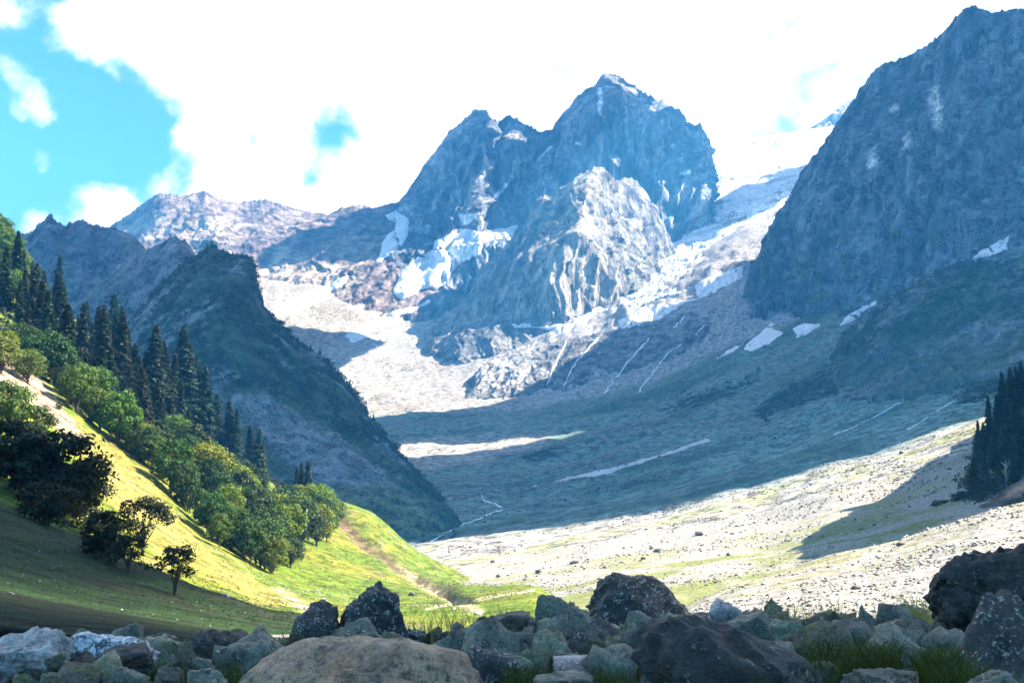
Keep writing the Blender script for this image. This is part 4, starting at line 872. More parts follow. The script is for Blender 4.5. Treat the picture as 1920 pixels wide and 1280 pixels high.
for nm, ms, x, y, h, col, wd, lab in [
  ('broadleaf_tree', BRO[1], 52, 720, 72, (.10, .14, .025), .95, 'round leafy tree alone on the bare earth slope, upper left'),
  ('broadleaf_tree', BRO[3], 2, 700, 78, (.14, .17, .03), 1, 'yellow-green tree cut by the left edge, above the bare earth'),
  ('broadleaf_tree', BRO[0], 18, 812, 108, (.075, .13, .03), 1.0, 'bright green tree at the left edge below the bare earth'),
  ('broadleaf_tree', BRO[2], 66, 840, 90, (.045, .075, .022), 1.1, 'half-lit tree right of the bright green one at the left edge'),  # half light put into this leaf colour
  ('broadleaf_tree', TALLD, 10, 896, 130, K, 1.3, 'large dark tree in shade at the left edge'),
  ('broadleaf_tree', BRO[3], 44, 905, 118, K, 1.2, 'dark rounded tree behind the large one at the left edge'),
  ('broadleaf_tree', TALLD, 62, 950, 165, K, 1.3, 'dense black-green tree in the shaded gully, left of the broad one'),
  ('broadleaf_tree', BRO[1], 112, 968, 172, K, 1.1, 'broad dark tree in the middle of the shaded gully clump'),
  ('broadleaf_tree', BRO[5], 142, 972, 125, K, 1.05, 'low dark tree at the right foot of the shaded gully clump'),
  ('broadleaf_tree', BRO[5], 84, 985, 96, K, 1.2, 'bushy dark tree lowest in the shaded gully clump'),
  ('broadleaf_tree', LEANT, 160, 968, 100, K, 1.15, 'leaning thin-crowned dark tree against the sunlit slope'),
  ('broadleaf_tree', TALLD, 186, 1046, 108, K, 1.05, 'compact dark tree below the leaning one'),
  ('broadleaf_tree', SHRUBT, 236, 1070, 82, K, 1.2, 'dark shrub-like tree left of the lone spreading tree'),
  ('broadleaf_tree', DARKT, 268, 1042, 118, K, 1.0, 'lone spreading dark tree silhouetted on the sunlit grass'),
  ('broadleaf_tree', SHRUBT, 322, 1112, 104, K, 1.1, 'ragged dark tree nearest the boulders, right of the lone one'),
  ('sapling', BRO[2], 112, 769, 20, (.05, .09, .025), 1, 'tiny sapling on the bare earth strip'),
  ('broadleaf_tree', BRO[2], 388, 1000, 62, (.07, .11, .025), 1, 'small tidy tree standing out from the forest edge')]:
    l, n = cast(HB, x, y)
    if l is None: continue
    tree(nm, ms, l - Vector((0, 0, .3)), h / F * l.y, col, lab, 'tree', 'single trees on the left slope', wd)
# right edge crag
i = 0
CB = ALLB['wooded_crag']
for x, y, h in sorted([(1856, 830, 92), (1836, 868, 82), (1846, 860, 70), (1882, 790, 96), (1872, 815, 80), (1897, 775, 90), (1908, 770, 86), (1917, 758, 84), (1890, 850, 90), (1905, 840, 110), (1866, 880, 80), (1916, 880, 110), (1880, 900, 70), (1848, 915, 66), (1826, 912, 56), (1900, 905, 64)]):
    l, n = cast(CB, x, y)
    if l is None: continue
    tree('conifer', CON[trng.randrange(5)], l - Vector((0, 0, .4)), h / F * l.y, [c * trng.uniform(.9, 1.7) for c in DG], f'dark fir, {ordn(i)} from the left on the shaded crag at the right edge', 'tree', 'firs on the right crag', trng.uniform(1.0, 1.4)); i += 1
for x, y, h, lab in [(1772, 972, 42, 'round dark bush at the left foot of the right-hand crag'), (1838, 930, 44, 'dark bush under the firs of the right-hand crag'), (1808, 950, 36, 'small dark bush between crag foot and round bush'), (1868, 925, 36, 'dark bush beside the bare white tree')]:
    l, n = cast(CB, x, y)
    if l is not None: tree('bush', BRO[5], l - Vector((0, 0, .6)), h / F * l.y, K, lab, 'bush', 'bushes by the right crag', 1.3)
# bare white tree
l, n = cast(CB, 1887, 912)
if l is not None:
    r_ = random.Random(3); parts = [tube([(0, 0, -.05), (.02, 0, .3), (-.02, 0, .6), (.0, 0, 1)], [.035, .028, .018, .005], 6)]
    for k in range(14):
        z_ = r_.uniform(.3, .9); a_ = r_.uniform(0, 6.28); L_ = r_.uniform(.2, .42) * (1.2 - z_); parts.append(tube([(0, 0, z_), (math.cos(a_) * L_ * .6, math.sin(a_) * L_ * .6, z_ + L_ * .4), (math.cos(a_) * L_, math.sin(a_) * L_, z_ + L_ * .9)], [.016, .010, .004], 5))
    e = bpy.data.objects.new('bare_tree', None); COL.objects.link(e); e.location = l; e.scale = [50 / F * l.y] * 3; e['label'] = 'bare bleached tree in front of the dark firs at right'; e['category'] = 'tree'
    link('trunk', mesh_np('bare_trunk', *parts[0]), MBP, e); link('branches', mesh_np('bare_branches', *joinm(parts[1:])), MBP, e)
# little trees along the promontory and knoll
i = 0
for x, y, h in [(527, 612, 14), (558, 632, 11), (600, 664, 15), (612, 676, 12), (634, 700, 16), (655, 726, 15), (668, 738, 11), (700, 782, 14), (716, 800, 12), (742, 838, 15), (762, 862, 14), (786, 886, 11), (470, 482, 8), (436, 478, 8)]:
    l = None; yy = y
    for _ in range(10):
        l, n = cast(ALLB['wooded_promontory'], x, yy)
        if l is not None: break
        yy += 1.5
    if l is None: continue
    tree('ridge_tree', CON[i % 5] if i % 3 else BRO[i % 6], l - Vector((0, 0, .8)), h / F * l.y, K, f'tiny dark tree, {ordn(i)} along the promontory skyline going down from the crag', 'tree', 'trees on the promontory skyline', 1.5); i += 1

# scrub that covers the promontory, crag and knoll
def scrub(name, key, poly, n, rpx, label, seed, nleaf=26, color=(.028, .046, .022), thr=-.12):
    global rng; rng = np.random.default_rng(seed); G = LOFTS[key]; px, py = P(G); d = sdpoly(px, py, poly); nn = fbm(G / 45, 4, seed); ok = np.nonzero(((d + 14 * nn) > 0) & (nn > thr))
    if len(ok[0]) == 0: return
    pick = rng.integers(0, len(ok[0]), n); c0 = G[ok[0][pick], ok[1][pick]] + rng.normal(size=(n, 3)) * np.array([2, 2, .3])
    r = rng.uniform(.5, 1.1, n) * rpx / F * c0[:, 1]
    d = rng.normal(size=(n, nleaf, 3)); d /= np.linalg.norm(d, axis=2, keepdims=True); d[..., 2] = np.abs(d[..., 2])
    c = c0[:, None] + d * r[:, None, None] * np.array([1, 1, 1.25]); tone = rng.uniform(.6, 1.25, (n, 1, 1)) * rng.uniform(.8, 1.2, (n, nleaf, 1)) * np.ones((1, 1, 3))
    v, q, cc = cards(c.reshape(-1, 3), (d + rng.normal(size=d.shape) * .4).reshape(-1, 3), np.repeat(r * .42, nleaf), 1.0, tone.reshape(-1, 3))
    o = link(name, mesh_np(name, v, q, cc, False), ML, kind='stuff', label=label); o.color = tuple(color) + (1,)
scrub('scrub', 'wooded_promontory', [(250, 600), (300, 520), (400, 455), (475, 478), (500, 580), (600, 660), (700, 780), (800, 900), (830, 945), (760, 890), (640, 810), (545, 745), (470, 720), (420, 760), (330, 760), (240, 720)], 2600, 5.0, 'dark scrub clothing the upper promontory', 501, 18)
scrub('scrub', 'rocky_knoll', [(1570, 640), (1650, 560), (1800, 490), (1925, 482), (1925, 600), (1750, 620), (1640, 640), (1590, 690)], 1800, 4.0, 'dark scrub on the rocky knoll below the right mountain', 503, 12, (.016, .03, .015))
scrub('scrub', 'ground', [(1410, 775), (1470, 725), (1560, 690), (1650, 690), (1660, 705), (1540, 745), (1430, 785)], 1300, 4.0, 'dark scrub band in the middle of the right slope', 505, 14, (.014, .026, .013), -.4)
scrub('scrub', 'ground', [(1240, 768), (1280, 742), (1340, 722), (1450, 690), (1400, 730), (1310, 765)], 500, 3.5, 'dark scrub patch left of the main scrub band', 513, 14, (.014, .026, .013), -.4)
scrub('scrub', 'ground', [(1780, 740), (1850, 702), (1920, 688), (1920, 715), (1800, 760)], 500, 4.0, 'dark scrub strip on the right slope near the crag', 515, 14, (.014, .026, .013), -.4)
scrub('scrub', 'ground', [(972, 864), (1010, 845), (1042, 842), (1040, 854), (1000, 866)], 160, 3.0, 'small dark scrub knoll above the long snow streak', 517, 14, (.014, .026, .013), -.9)
scrub('undergrowth', 'wooded_crag', [(1770, 985), (1800, 930), (1840, 840), (1900, 760), (1925, 740), (1925, 890), (1860, 930)], 700, 7.0, 'dense dark undergrowth on the right-hand crag', 507, 16, (.036, .05, .022))
scrub('undergrowth', 'hill', [(-20, 500), (60, 560), (160, 650), (300, 750), (450, 855), (600, 960), (610, 990), (520, 1030), (440, 1000), (330, 900), (220, 790), (100, 690), (-20, 600)], 1100, 10.0, 'low undergrowth beneath the forest on the hillside', 509, 22)
scrub('undergrowth', 'hill', [(-20, 880), (60, 910), (150, 960), (230, 1040), (200, 1060), (100, 990), (-20, 930)], 260, 10.0, 'shaded bushes filling the gully under the dark trees', 511, 24)
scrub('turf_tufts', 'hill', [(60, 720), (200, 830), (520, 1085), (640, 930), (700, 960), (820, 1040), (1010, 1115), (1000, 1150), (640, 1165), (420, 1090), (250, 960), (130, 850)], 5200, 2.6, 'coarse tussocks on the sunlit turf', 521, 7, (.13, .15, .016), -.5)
scrub('turf_tufts', 'hill', [(-20, 890), (150, 980), (330, 1090), (560, 1150), (560, 1200), (-20, 1200)], 3600, 2.6, 'coarse tussocks on the shaded near slope', 523, 7, (.020, .034, .006), -.5)  # darker copy of the sunlit tussocks; shade is in their colour

# ------------------------------------------------------------------ boulders
def rock_mat(name, base, dark, lichen, lich_amt, dirt=.5, moss=0.0, scale=1.0, warm=None, cracks=0.0):
    m = bpy.data.materials.new(name); m.use_nodes = True; t = NT(m.node_tree); t.n.clear()
    v0 = t.add('ShaderNodeTexCoord').outputs['Object']; rnd = t.add('ShaderNodeObjectInfo').outputs['Random']
    off = t.add('ShaderNodeVectorMath', operation='SCALE'); off.inputs[0].default_value = (37.0, 21.0, 13.0); t.put(off.inputs['Scale'], rnd)
    va = t.add('ShaderNodeVectorMath', operation='ADD'); t.put(va.inputs[0], v0); t.put(va.inputs[1], off.outputs[0]); v = va.outputs[0]
    a = t.noise(v, 2.2 * scale, 6.0, .65); b = t.noise(v, 9.0 * scale, 5.0, .7, .4); c = t.noise(v, 34.0 * scale, 4.0, .7)
    col = t.mix(t.ramp(a, (.32, .68)), base + (1,), dark + (1,))
    if warm: col = t.mix(t.math('MULTIPLY', t.ramp(t.noise(v, 3.1 * scale, 4.0, .6), (.48, .68)), .75), col, warm + (1,))
    col = t.mix(t.math('MULTIPLY', t.ramp(b, (.52, .64)), dirt), col, tuple(x * .35 for x in dark) + (1,))
    col = t.mix(t.math('MULTIPLY', t.ramp(t.math('ADD', t.math('MULTIPLY', b, .5), t.math('MULTIPLY', c, .5)), (.62 - .16 * lich_amt, .68 - .12 * lich_amt)), min(1.0, .5 + lich_amt)), col, lichen + (1,)) if lich_amt > 0 else col
    if moss:
        nz = t.add('ShaderNodeSeparateXYZ'); t.put(nz.inputs[0], t.add('ShaderNodeNewGeometry').outputs['Normal'])
        col = t.mix(t.math('MULTIPLY', t.math('MULTIPLY', t.ramp(nz.outputs[2], (.2, .8)), t.ramp(a, (.42, .6))), moss), col, (.085, .09, .012, 1))
    if cracks:
        vo = t.add('ShaderNodeTexVoronoi', feature='DISTANCE_TO_EDGE'); wv_ = t.add('ShaderNodeVectorMath', operation='ADD'); t.put(wv_.inputs[0], v); t.put(wv_.inputs[1], t.add('ShaderNodeCombineXYZ', ins={0: t.math('MULTIPLY', b, .25), 1: a, 2: t.math('MULTIPLY', b, .3)}).outputs[0]); t.put(vo.inputs['Vector'], wv_.outputs[0]); vo.inputs['Scale'].default_value = 7.0 / cracks
        col = t.mix(t.math('MULTIPLY', t.ramp(vo.outputs['Distance'], (.02 / cracks ** 2, .10 / cracks ** 2, 1.0, 0.0)), t.ramp(a, (.3, .5))), col, (.03, .028, .03, 1))
    k = t.ramp(c, (.3, .7, .62, 1.38)); col = t.mix(1.0, col, t.add('ShaderNodeCombineColor', ins={0: k, 1: k, 2: k}).outputs[0], 'MULTIPLY')
    bs = t.add('ShaderNodeBsdfPrincipled', ins={'Base Color': col, 'Roughness': .62, 'Specular IOR Level': .5})
    hgt = t.math('ADD', t.math('MULTIPLY', b, .7), t.math('MULTIPLY', c, .35))
    t.l.new(t.add('ShaderNodeBump', ins={'Strength': 1.0, 'Distance': .06 / scale, 'Height': hgt}).outputs[0], bs.inputs['Normal'])
    t.l.new(bs.outputs[0], t.add('ShaderNodeOutputMaterial').inputs['Surface']); return m
RM_ = {
 'teal': rock_mat('blue_grey_rock', (0.217, 0.195, 0.120), (0.068, 0.065, 0.040), (0.456, 0.400, 0.264), .3, .8),
 'dark': rock_mat('dark_lichen_rock', (0.071, 0.056, 0.040), (0.027, 0.023, 0.018), (0.388, 0.330, 0.248), .6, .7),
 'black': rock_mat('blackened_rock', (0.057, 0.044, 0.030), (0.021, 0.017, 0.013), (0.228, 0.190, 0.136), .35, .7, warm=(0.097, 0.050, 0.022)),
 'brown': rock_mat('brown_sandstone', (.50, .29, .15), (.20, .105, .055), (.34, .24, .07), .25, .95, scale=1.3, warm=(.42, .18, .06), cracks=2.2),
 'pale': rock_mat('pale_lichen_slab', (.58, .46, .38), (.26, .21, .17), (.68, .57, .50), .35, .7),
 'white': rock_mat('white_cracked_slab', (.84, .74, .66), (.62, .54, .48), (.86, .78, .70), .2, .95, cracks=1.0),
 'mint': rock_mat('grey_green_rock', (0.308, 0.265, 0.144), (0.114, 0.105, 0.052), (0.479, 0.420, 0.272), .3, .7, .7),
 'olive': rock_mat('olive_brown_rock', (0.171, 0.125, 0.072), (0.063, 0.048, 0.028), (0.388, 0.310, 0.192), .3, .65, .8)}
ICO = {}
def ico(n):
    if n not in ICO:
        bm = bmesh.new(); bmesh.ops.create_icosphere(bm, subdivisions=n, radius=1.0)
        ICO[n] = (np.array([v.co[:] for v in bm.verts]), np.array([[v.index for v in f.verts] for f in bm.faces])); bm.free()
    return ICO[n]
def rock_shape(seed, kind='block', sub=4, rough=.05):
    r = np.random.default_rng(seed); d, f = ico(sub); pl = []
    if kind in ('block', 'slab', 'wedge'):
        q = np.linalg.qr(r.normal(size=(3, 3)) * .35 + np.eye(3))[0]; q = q * np.sign(np.diag(q))[None]
        for k in range(3):
            for s_ in (-1, 1): pl.append((q[:, k] * s_, r.uniform(.72, 1.0)))
        extra = 4
    elif kind == 'pyramid':
        for k in range(4): a = k * 1.571 + r.uniform(-.3, .3) + .5; pl.append((np.array([math.cos(a) * .8, math.sin(a) * .8, .6]), r.uniform(.5, .62)))
        pl.append((np.array([0, 0, -1.]), .8)); extra = 2
    else: extra = 13
    for _ in range(extra):
        n = r.normal(size=3); n /= np.linalg.norm(n); pl.append((n, r.uniform(.78, 1.05)))
    N = np.array([p[0] / np.linalg.norm(p[0]) for p in pl]); H = np.array([p[1] for p in pl]); x = np.clip(d @ N.T / H, 0, None); pw = 18 if kind == 'round' else 60
    rad = 1 / (np.sum(x ** pw, 1) ** (1 / pw) + 1e-6); v = d * np.clip(rad, .3, 1.7)[:, None]
    o = r.uniform(-50, 50, 3); dis = rough * (fbm(v * 1.7 + o, 4, seed) * 1.2 + .8 * ridged(v * 3.5 + o, 4, seed + 2) - .35) + rough * .5 * ridged(v * 8 + o, 4, seed + 4, .6) + (.012 * fbm(v * 26 + o, 3, seed + 6) if sub > 4 else 0)
    cr = facets(v[:, 0] * 2.3 + v[:, 1] * 1.6 + 7.7, v[:, 2] * 2.6 - v[:, 1] * 1.3 + 3.1, seed) + .5 * facets(v[:, 0] * 5.3 - v[:, 1] * 3.1, v[:, 2] * 6.1 + v[:, 1] * 2.7, seed + 5)
    return v + d * (dis + (rough * 1.1 * cr if sub > 2 else 0))[:, None], f
def gz(px, Y):
    return float(GG[int(np.argmin(np.abs(lY - math.log(Y)))), int(np.argmin(np.abs(pxs - px))), 2])
def boulder(x0, x1, yt, yb, Y, kind, mat, label, seed, sub=4, rough=.085, prof=None, depth=.9, sink=.9, tilt=0.0, name='boulder', group='foreground boulders'):
    v, f = rock_shape(seed, kind, sub, rough * 1.25)
    if tilt: c_, s_ = math.cos(tilt), math.sin(tilt); v = np.stack([v[:, 0] * c_ - v[:, 2] * s_, v[:, 1], v[:, 0] * s_ + v[:, 2] * c_], 1)
    lo, hi = v.min(0), v.max(0); v = (v - lo) / (hi - lo)
    A = U((x0 + x1) / 2, yb, Y); T = U((x0 + x1) / 2, yt, Y); wx = (x1 - x0) / F * Y; hz_ = T[2] - A[2]
    if prof is not None:
        pf = np.interp(v[:, 0], [p[0] for p in prof], [p[1] for p in prof]); vz = v[:, 2]; v[:, 2] = np.where(vz > .5, .5 + (vz - .5) * pf, vz); v[:, 2] = np.where(v[:, 2] > .5, .5 + (v[:, 2] - .5) * .5 / (v[:, 2].max() - .5), v[:, 2])
    full = hz_ * (1 + sink); w_ = np.stack([(v[:, 0] - .5) * wx, (v[:, 1] - .5) * wx * depth, v[:, 2] * full - hz_ * sink], 1)
    me = mesh_np('boulder', w_, f, None, sub > 5 or mat is RM_['brown']); o = link(name, me, mat, label=label, category='boulder' if name == 'boulder' else 'stone', group=group); o.location = (A[0], Y, A[2])
    return o
BL = [
 (-20, 142, 1176, 1240, 9.2, 'slab', 'pale', 'pale pinkish lichen-covered slab at the lower left corner', 6, {}),
 (108, 302, 1180, 1238, 9.6, 'slab', 'white', 'long white slab broken by dark cracks, lower left', 12, dict(prof=[(0, .75), (.25, 1), (.7, .95), (1, .6)])),
 (192, 288, 1207, 1238, 8.7, 'wedge', 'black', 'dark flat rock lying against the white slab', 9, {}),
 (80, 126, 1222, 1247, 8.3, 'round', 'olive', 'small grey-brown rock before the white slab', 10, {}),
 (104, 190, 1238, 1274, 7.6, 'round', 'olive', 'long rounded grey boulder below the white slab', 14, {}),
 (22, 70, 1261, 1284, 7.0, 'round', 'mint', 'pale rounded stone near the bottom left corner', 16, {}),
 (76, 110, 1260, 1284, 7.0, 'block', 'mint', 'small greenish stone right of the pale rounded one', 18, {}),
 (202, 278, 1248, 1292, 7.0, 'block', 'teal', 'blocky blue-green boulder on the bottom edge, left', 20, {}),
 (308, 372, 1195, 1252, 9.0, 'block', 'olive', 'dark block with a pale flat top right of the white slab', 22, {}),
 (352, 442, 1178, 1218, 10.4, 'round', 'black', 'black rock in the hollow behind the pale-topped block', 24, {}),
 (402, 534, 1192, 1258, 8.6, 'slab', 'teal', 'long dark slab with blue-green top left of the big brown rock', 26, {}),
 (352, 432, 1250, 1292, 6.6, 'round', 'teal', 'dark round boulder tucked left of the big brown rock', 28, {}),
 (292, 344, 1247, 1276, 7.4, 'slab', 'olive', 'thin brownish slab on the grass, lower left', 30, {}),
 (538, 640, 1125, 1202, 13.2, 'round', 'dark', 'rough dark boulder left of the big tilted one', 32, dict(rough=.13)),
 (632, 780, 1089, 1204, 13.4, 'block', 'dark', 'big tilted dark boulder against the sunlit grass', 55, dict(sub=5, prof=[(0, .75), (.12, .97), (.3, 1.0), (.5, .88), (.8, .55), (1, .35)], rough=.07)),
 (618, 718, 1157, 1204, 11.4, 'round', 'teal', 'rounded blue-green boulder under the big tilted one', 36, {}),
 (756, 796, 1176, 1202, 12.0, 'block', 'dark', 'small dark stone at the right foot of the tilted boulder', 38, {}),
 (792, 836, 1174, 1198, 14.0, 'round', 'olive', 'low olive stone right of the tilted boulder', 40, {}),
 (424, 972, 1190, 1330, 4.6, 'round', 'brown', 'huge rounded brown rock in the bottom foreground', 42, dict(sub=5, prof=[(0, .5), (.12, .82), (.25, .97), (.42, 1), (.62, .97), (.8, .82), (1, .45)], rough=.045, depth=.7)),
 (794, 942, 1163, 1244, 9.5, 'wedge', 'teal', 'tilted grey slab with flat sloping top behind the brown rock', 44, dict(prof=[(0, .35), (.5, .75), (.85, 1), (1, .95)])),
 (898, 1004, 1190, 1252, 9.0, 'slab', 'teal', 'layered blue-grey slab right of the tilted slab', 46, dict(prof=[(0, 1), (.6, .9), (1, .5)])),
 (912, 1002, 1221, 1268, 7.9, 'round', 'mint', 'mossy grey-green rock beside the brown rock', 48, {}),
 (896, 928, 1154, 1172, 15.2, 'round', 'black', 'small black stone on the skyline of the rocks', 50, {}),
 (924, 998, 1145, 1184, 14.2, 'block', 'olive', 'dark olive boulder left of the large blue-green one', 52, dict(prof=[(0, .7), (.4, 1), (1, .8)])),
 (992, 1114, 1112, 1184, 13.6, 'block', 'teal', 'large blue-green boulder before the dark mound', 54, dict(sub=5, prof=[(0, .55), (.2, .9), (.45, 1), (.8, .8), (1, .5)])),
 (1078, 1340, 1065, 1172, 17.0, 'round', 'dark', 'dark speckled mound-like boulder, largest on the terrace edge', 57, dict(sub=5, prof=[(0, .3), (.12, .8), (.25, 1.05), (.36, .95), (.5, 1.0), (.62, .95), (.8, .78), (1, .5)], rough=.10)),
 (1042, 1086, 1156, 1184, 12.4, 'slab', 'teal', 'small leaning slab at the foot of the blue-green boulder', 58, {}),
 (1078, 1144, 1164, 1204, 11.2, 'slab', 'teal', 'split blue-grey block in front of the dark mound', 60, {}),
 (1046, 1094, 1180, 1204, 10.8, 'round', 'black', 'dark rounded stone under the split block', 62, {}),
 (984, 1078, 1180, 1238, 9.4, 'round', 'mint', 'rounded mossy boulder in the middle of the rocks', 64, {}),
 (1084, 1138, 1195, 1234, 9.3, 'round', 'olive', 'brownish rounded stone right of the mossy boulder', 66, {}),
 (1036, 1138, 1230, 1268, 7.9, 'slab', 'pale', 'flat pale lichen-spotted rock near the bottom middle', 68, {}),
 (1000, 1130, 1258, 1292, 7.0, 'slab', 'teal', 'flat blue-green rock on the bottom edge, middle', 70, {}),
 (1138, 1194, 1222, 1266, 8.0, 'block', 'olive', 'grey rock against the left side of the big black boulder', 72, {}),
 (1162, 1200, 1165, 1228, 10.0, 'block', 'mint', 'pale upright stone behind the big black boulder', 74, {}),
 (1186, 1548, 1154, 1330, 5.2, 'block', 'black', 'big blackish boulder in the bottom foreground, right of centre', 77, dict(sub=5, prof=[(0, .86), (.06, .98), (.25, 1), (.42, .85), (.65, .64), (.85, .48), (1, .25)], rough=.07, depth=.7)),
 (1328, 1408, 1122, 1172, 14.2, 'wedge', 'pale', 'dark wedge with a bright sloping top on the terrace edge', 78, dict(prof=[(0, .8), (.3, 1), (1, .45)])),
 (1396, 1494, 1121, 1172, 14.8, 'pyramid', 'teal', 'grey pointed boulder right of the bright-topped wedge', 80, {}),
 (1352, 1524, 1160, 1222, 11.0, 'slab', 'mint', 'long pale green slab behind the big blackish boulder', 83, {}),
 (1488, 1552, 1149, 1194, 12.6, 'round', 'olive', 'dark brown rounded rock right of the long slab', 84, {}),
 (1566, 1660, 1131, 1212, 12.0, 'pyramid', 'teal', 'pyramid-shaped blue-grey boulder before the sunlit scree', 86, {}),
 (1632, 1726, 1157, 1206, 12.4, 'block', 'mint', 'low grey boulder leaning on the pyramid-shaped one', 88, {}),
 (1566, 1624, 1165, 1204, 11.2, 'round', 'black', 'dark rock at the left foot of the pyramid-shaped boulder', 90, {}),
 (1618, 1674, 1186, 1222, 10.0, 'block', 'pale', 'whitish broken stone below the pyramid-shaped boulder', 92, {}),
 (1648, 1734, 1197, 1262, 9.0, 'round', 'teal', 'rounded grey boulder left of the speckled boulder', 94, {}),
 (1582, 1644, 1230, 1272, 7.8, 'block', 'black', 'dark stone with a pale rim among the grass tufts', 96, {}),
 (1586, 1766, 1256, 1296, 6.6, 'slab', 'teal', 'flat grey slab on the bottom edge, right', 98, {}),
 (1748, 1990, 1012, 1142, 10.2, 'round', 'black', 'upper dark boulder overhanging at the right edge', 101, dict(sub=5, prof=[(0, .45), (.06, .75), (.2, .9), (.5, .86), (.7, .97), (1, 1)], rough=.10)),
 (1728, 2010, 1106, 1310, 7.2, 'round', 'dark', 'large white-speckled dark boulder at the right edge', 102, dict(sub=5, prof=[(0, .5), (.2, .85), (.45, 1), (1, .95)], rough=.08)),
 (1806, 1935, 1252, 1310, 5.4, 'slab', 'teal', 'blue-green rock in the bottom right corner', 104, {}),
 (1500, 1580, 1238, 1280, 7.0, 'round', 'olive', 'brown stone right of the big blackish boulder', 106, {}),
 (1530, 1590, 1195, 1232, 9.4, 'round', 'olive', 'grassy brown stone above the tufts right of centre', 108, {}),
 (1262, 1330, 1150, 1180, 12.5, 'round', 'mint', 'small pale stone peeping over the big blackish boulder', 110, {})]
for (x0, x1, yt, yb, Y, kd, mt, lab, sd, kw) in BL:
    if x1 - x0 > 140 and 'sub' not in kw: kw = dict(kw, sub=5)
    boulder(x0, x1, yt, yb, Y, kd, RM_[mt], lab, sd, **kw)

fr = random.Random(21); fill = []
while len(fill) < 118:
    Y = fr.uniform(7.6, 16.5); x = fr.uniform(10, 1910) if len(fill) < 66 else fr.uniform(840, 1740); wpx = fr.uniform(.22, .62) / Y * F
    if Y < 9 and x < 480 and fr.random() < .5: continue
    if all(abs(x - a) > .33 * (wpx + c) or abs(Y - b) > .8 for a, b, c in fill): fill.append((x, Y, wpx))
for i, (x, Y, wpx) in enumerate(sorted(fill)):
    yb = 850 - gz(x, Y) / Y * F; h = wpx * fr.uniform(.45, .8); mt = fr.choice(['teal', 'teal', 'olive', 'mint', 'black', 'dark', 'teal'])
    boulder(x - wpx / 2, x + wpx / 2, yb - h, yb, Y, fr.choice(['block', 'slab', 'round', 'block', 'wedge']), RM_[mt], f'loose {dict(teal="blue-grey", olive="brown", mint="grey-green", black="blackish", dark="speckled dark")[mt]} terrace stone, {ordn(i)} from the left of the smaller ones', 900 + i, 3, .10, name='stone', group='small stones between the boulders', tilt=fr.uniform(-.4, .4))

# stones that can be picked out on the slopes
GB = ALLB['ground']
for i, (x, y, wd, on, mt, lab) in enumerate([
  (924, 1054, 9, 'ground', 'dark', 'dark stone on the left end of the sunlit scree strip'), (1010, 1074, 13, 'ground', 'dark', 'lone angular dark boulder low on the sunlit scree strip'),
  (935, 1081, 9, 'ground', 'dark', 'flat dark stone where scree meets the grassy toe'), (1222, 1029, 10, 'ground', 'dark', 'upper stone of the dark pair in mid scree strip'),
  (1236, 1034, 24, 'ground', 'dark', 'broad dark boulder of the pair in mid scree strip'), (1077, 1056, 18, 'ground', 'dark', 'long low dark stone in mid scree strip'),
  (1311, 1003, 15, 'ground', 'dark', 'single dark boulder in the right half of the scree strip'), (1504, 950, 7, 'ground', 'dark', 'small dark stone on the upper scree strip'),
  (1366, 1041, 10, 'ground', 'dark', 'dark stone above the grassy patch of the scree strip'), (1434, 1095, 16, 'ground', 'pale', 'pale and dark boulder on the rim of the near scree'),
  (1605, 1104, 22, 'ground', 'dark', 'long dark stone on the near scree'), (1690, 1022, 20, 'ground', 'dark', 'dark stone group boulder on the near scree rim'),
  (1766, 989, 10, 'ground', 'pale', 'pale block on the near scree rim, left of the tall one'), (1798, 980, 13, 'ground', 'pale', 'tall pale block on the near scree rim'),
  (1874, 955, 10, 'ground', 'pale', 'pale block on the near scree rim near the right edge'), (1650, 1034, 9, 'ground', 'pale', 'pale block on the near scree rim, middle'),
  (1690, 850, 9, 'ground', 'dark', 'dark stone on the upper end of the sunlit scree strip'), (1206, 1048, 10, 'ground', 'dark', 'small dark stone left of the dark pair'),
  (772, 1116, 14, 'hill', 'dark', 'dark boulder on the sunlit turf above the tilted boulder'), (896, 1152, 18, 'hill', 'pale', 'reddish pale stone at the foot of the sunlit grass'),
  (843, 1099, 8, 'hill', 'dark', 'small dark stone right of the erosion gully'), (183, 860, 9, 'hill', 'dark', 'dark stone on the dry grass band, upper left'),
  (664, 920, 13, 'wooded_promontory', 'teal', 'pale block at the foot of the promontory scree'), (424, 1118, 14, 'hill', 'pale', 'pale stone where turf shadow begins, left'), (575, 1142, 14, 'hill', 'pale', 'pale stone in the bare streak left of the boulders')]):
    l, n = cast(ALLB[on], x, y)
    if l is None: continue
    w_ = wd / F * l.y; v, f = rock_shape(700 + i, 'block', 3, .12); lo, hi = v.min(0), v.max(0); v = ((v - lo) / (hi - lo) - np.array([.5, .5, .3])) * np.array([w_, w_, w_ * (.45 if wd > 15 else .75)])
    o = link('stone', mesh_np('stone', v, f), RM_[mt], label=lab, category='stone', group='stones on the slopes'); o.location = l

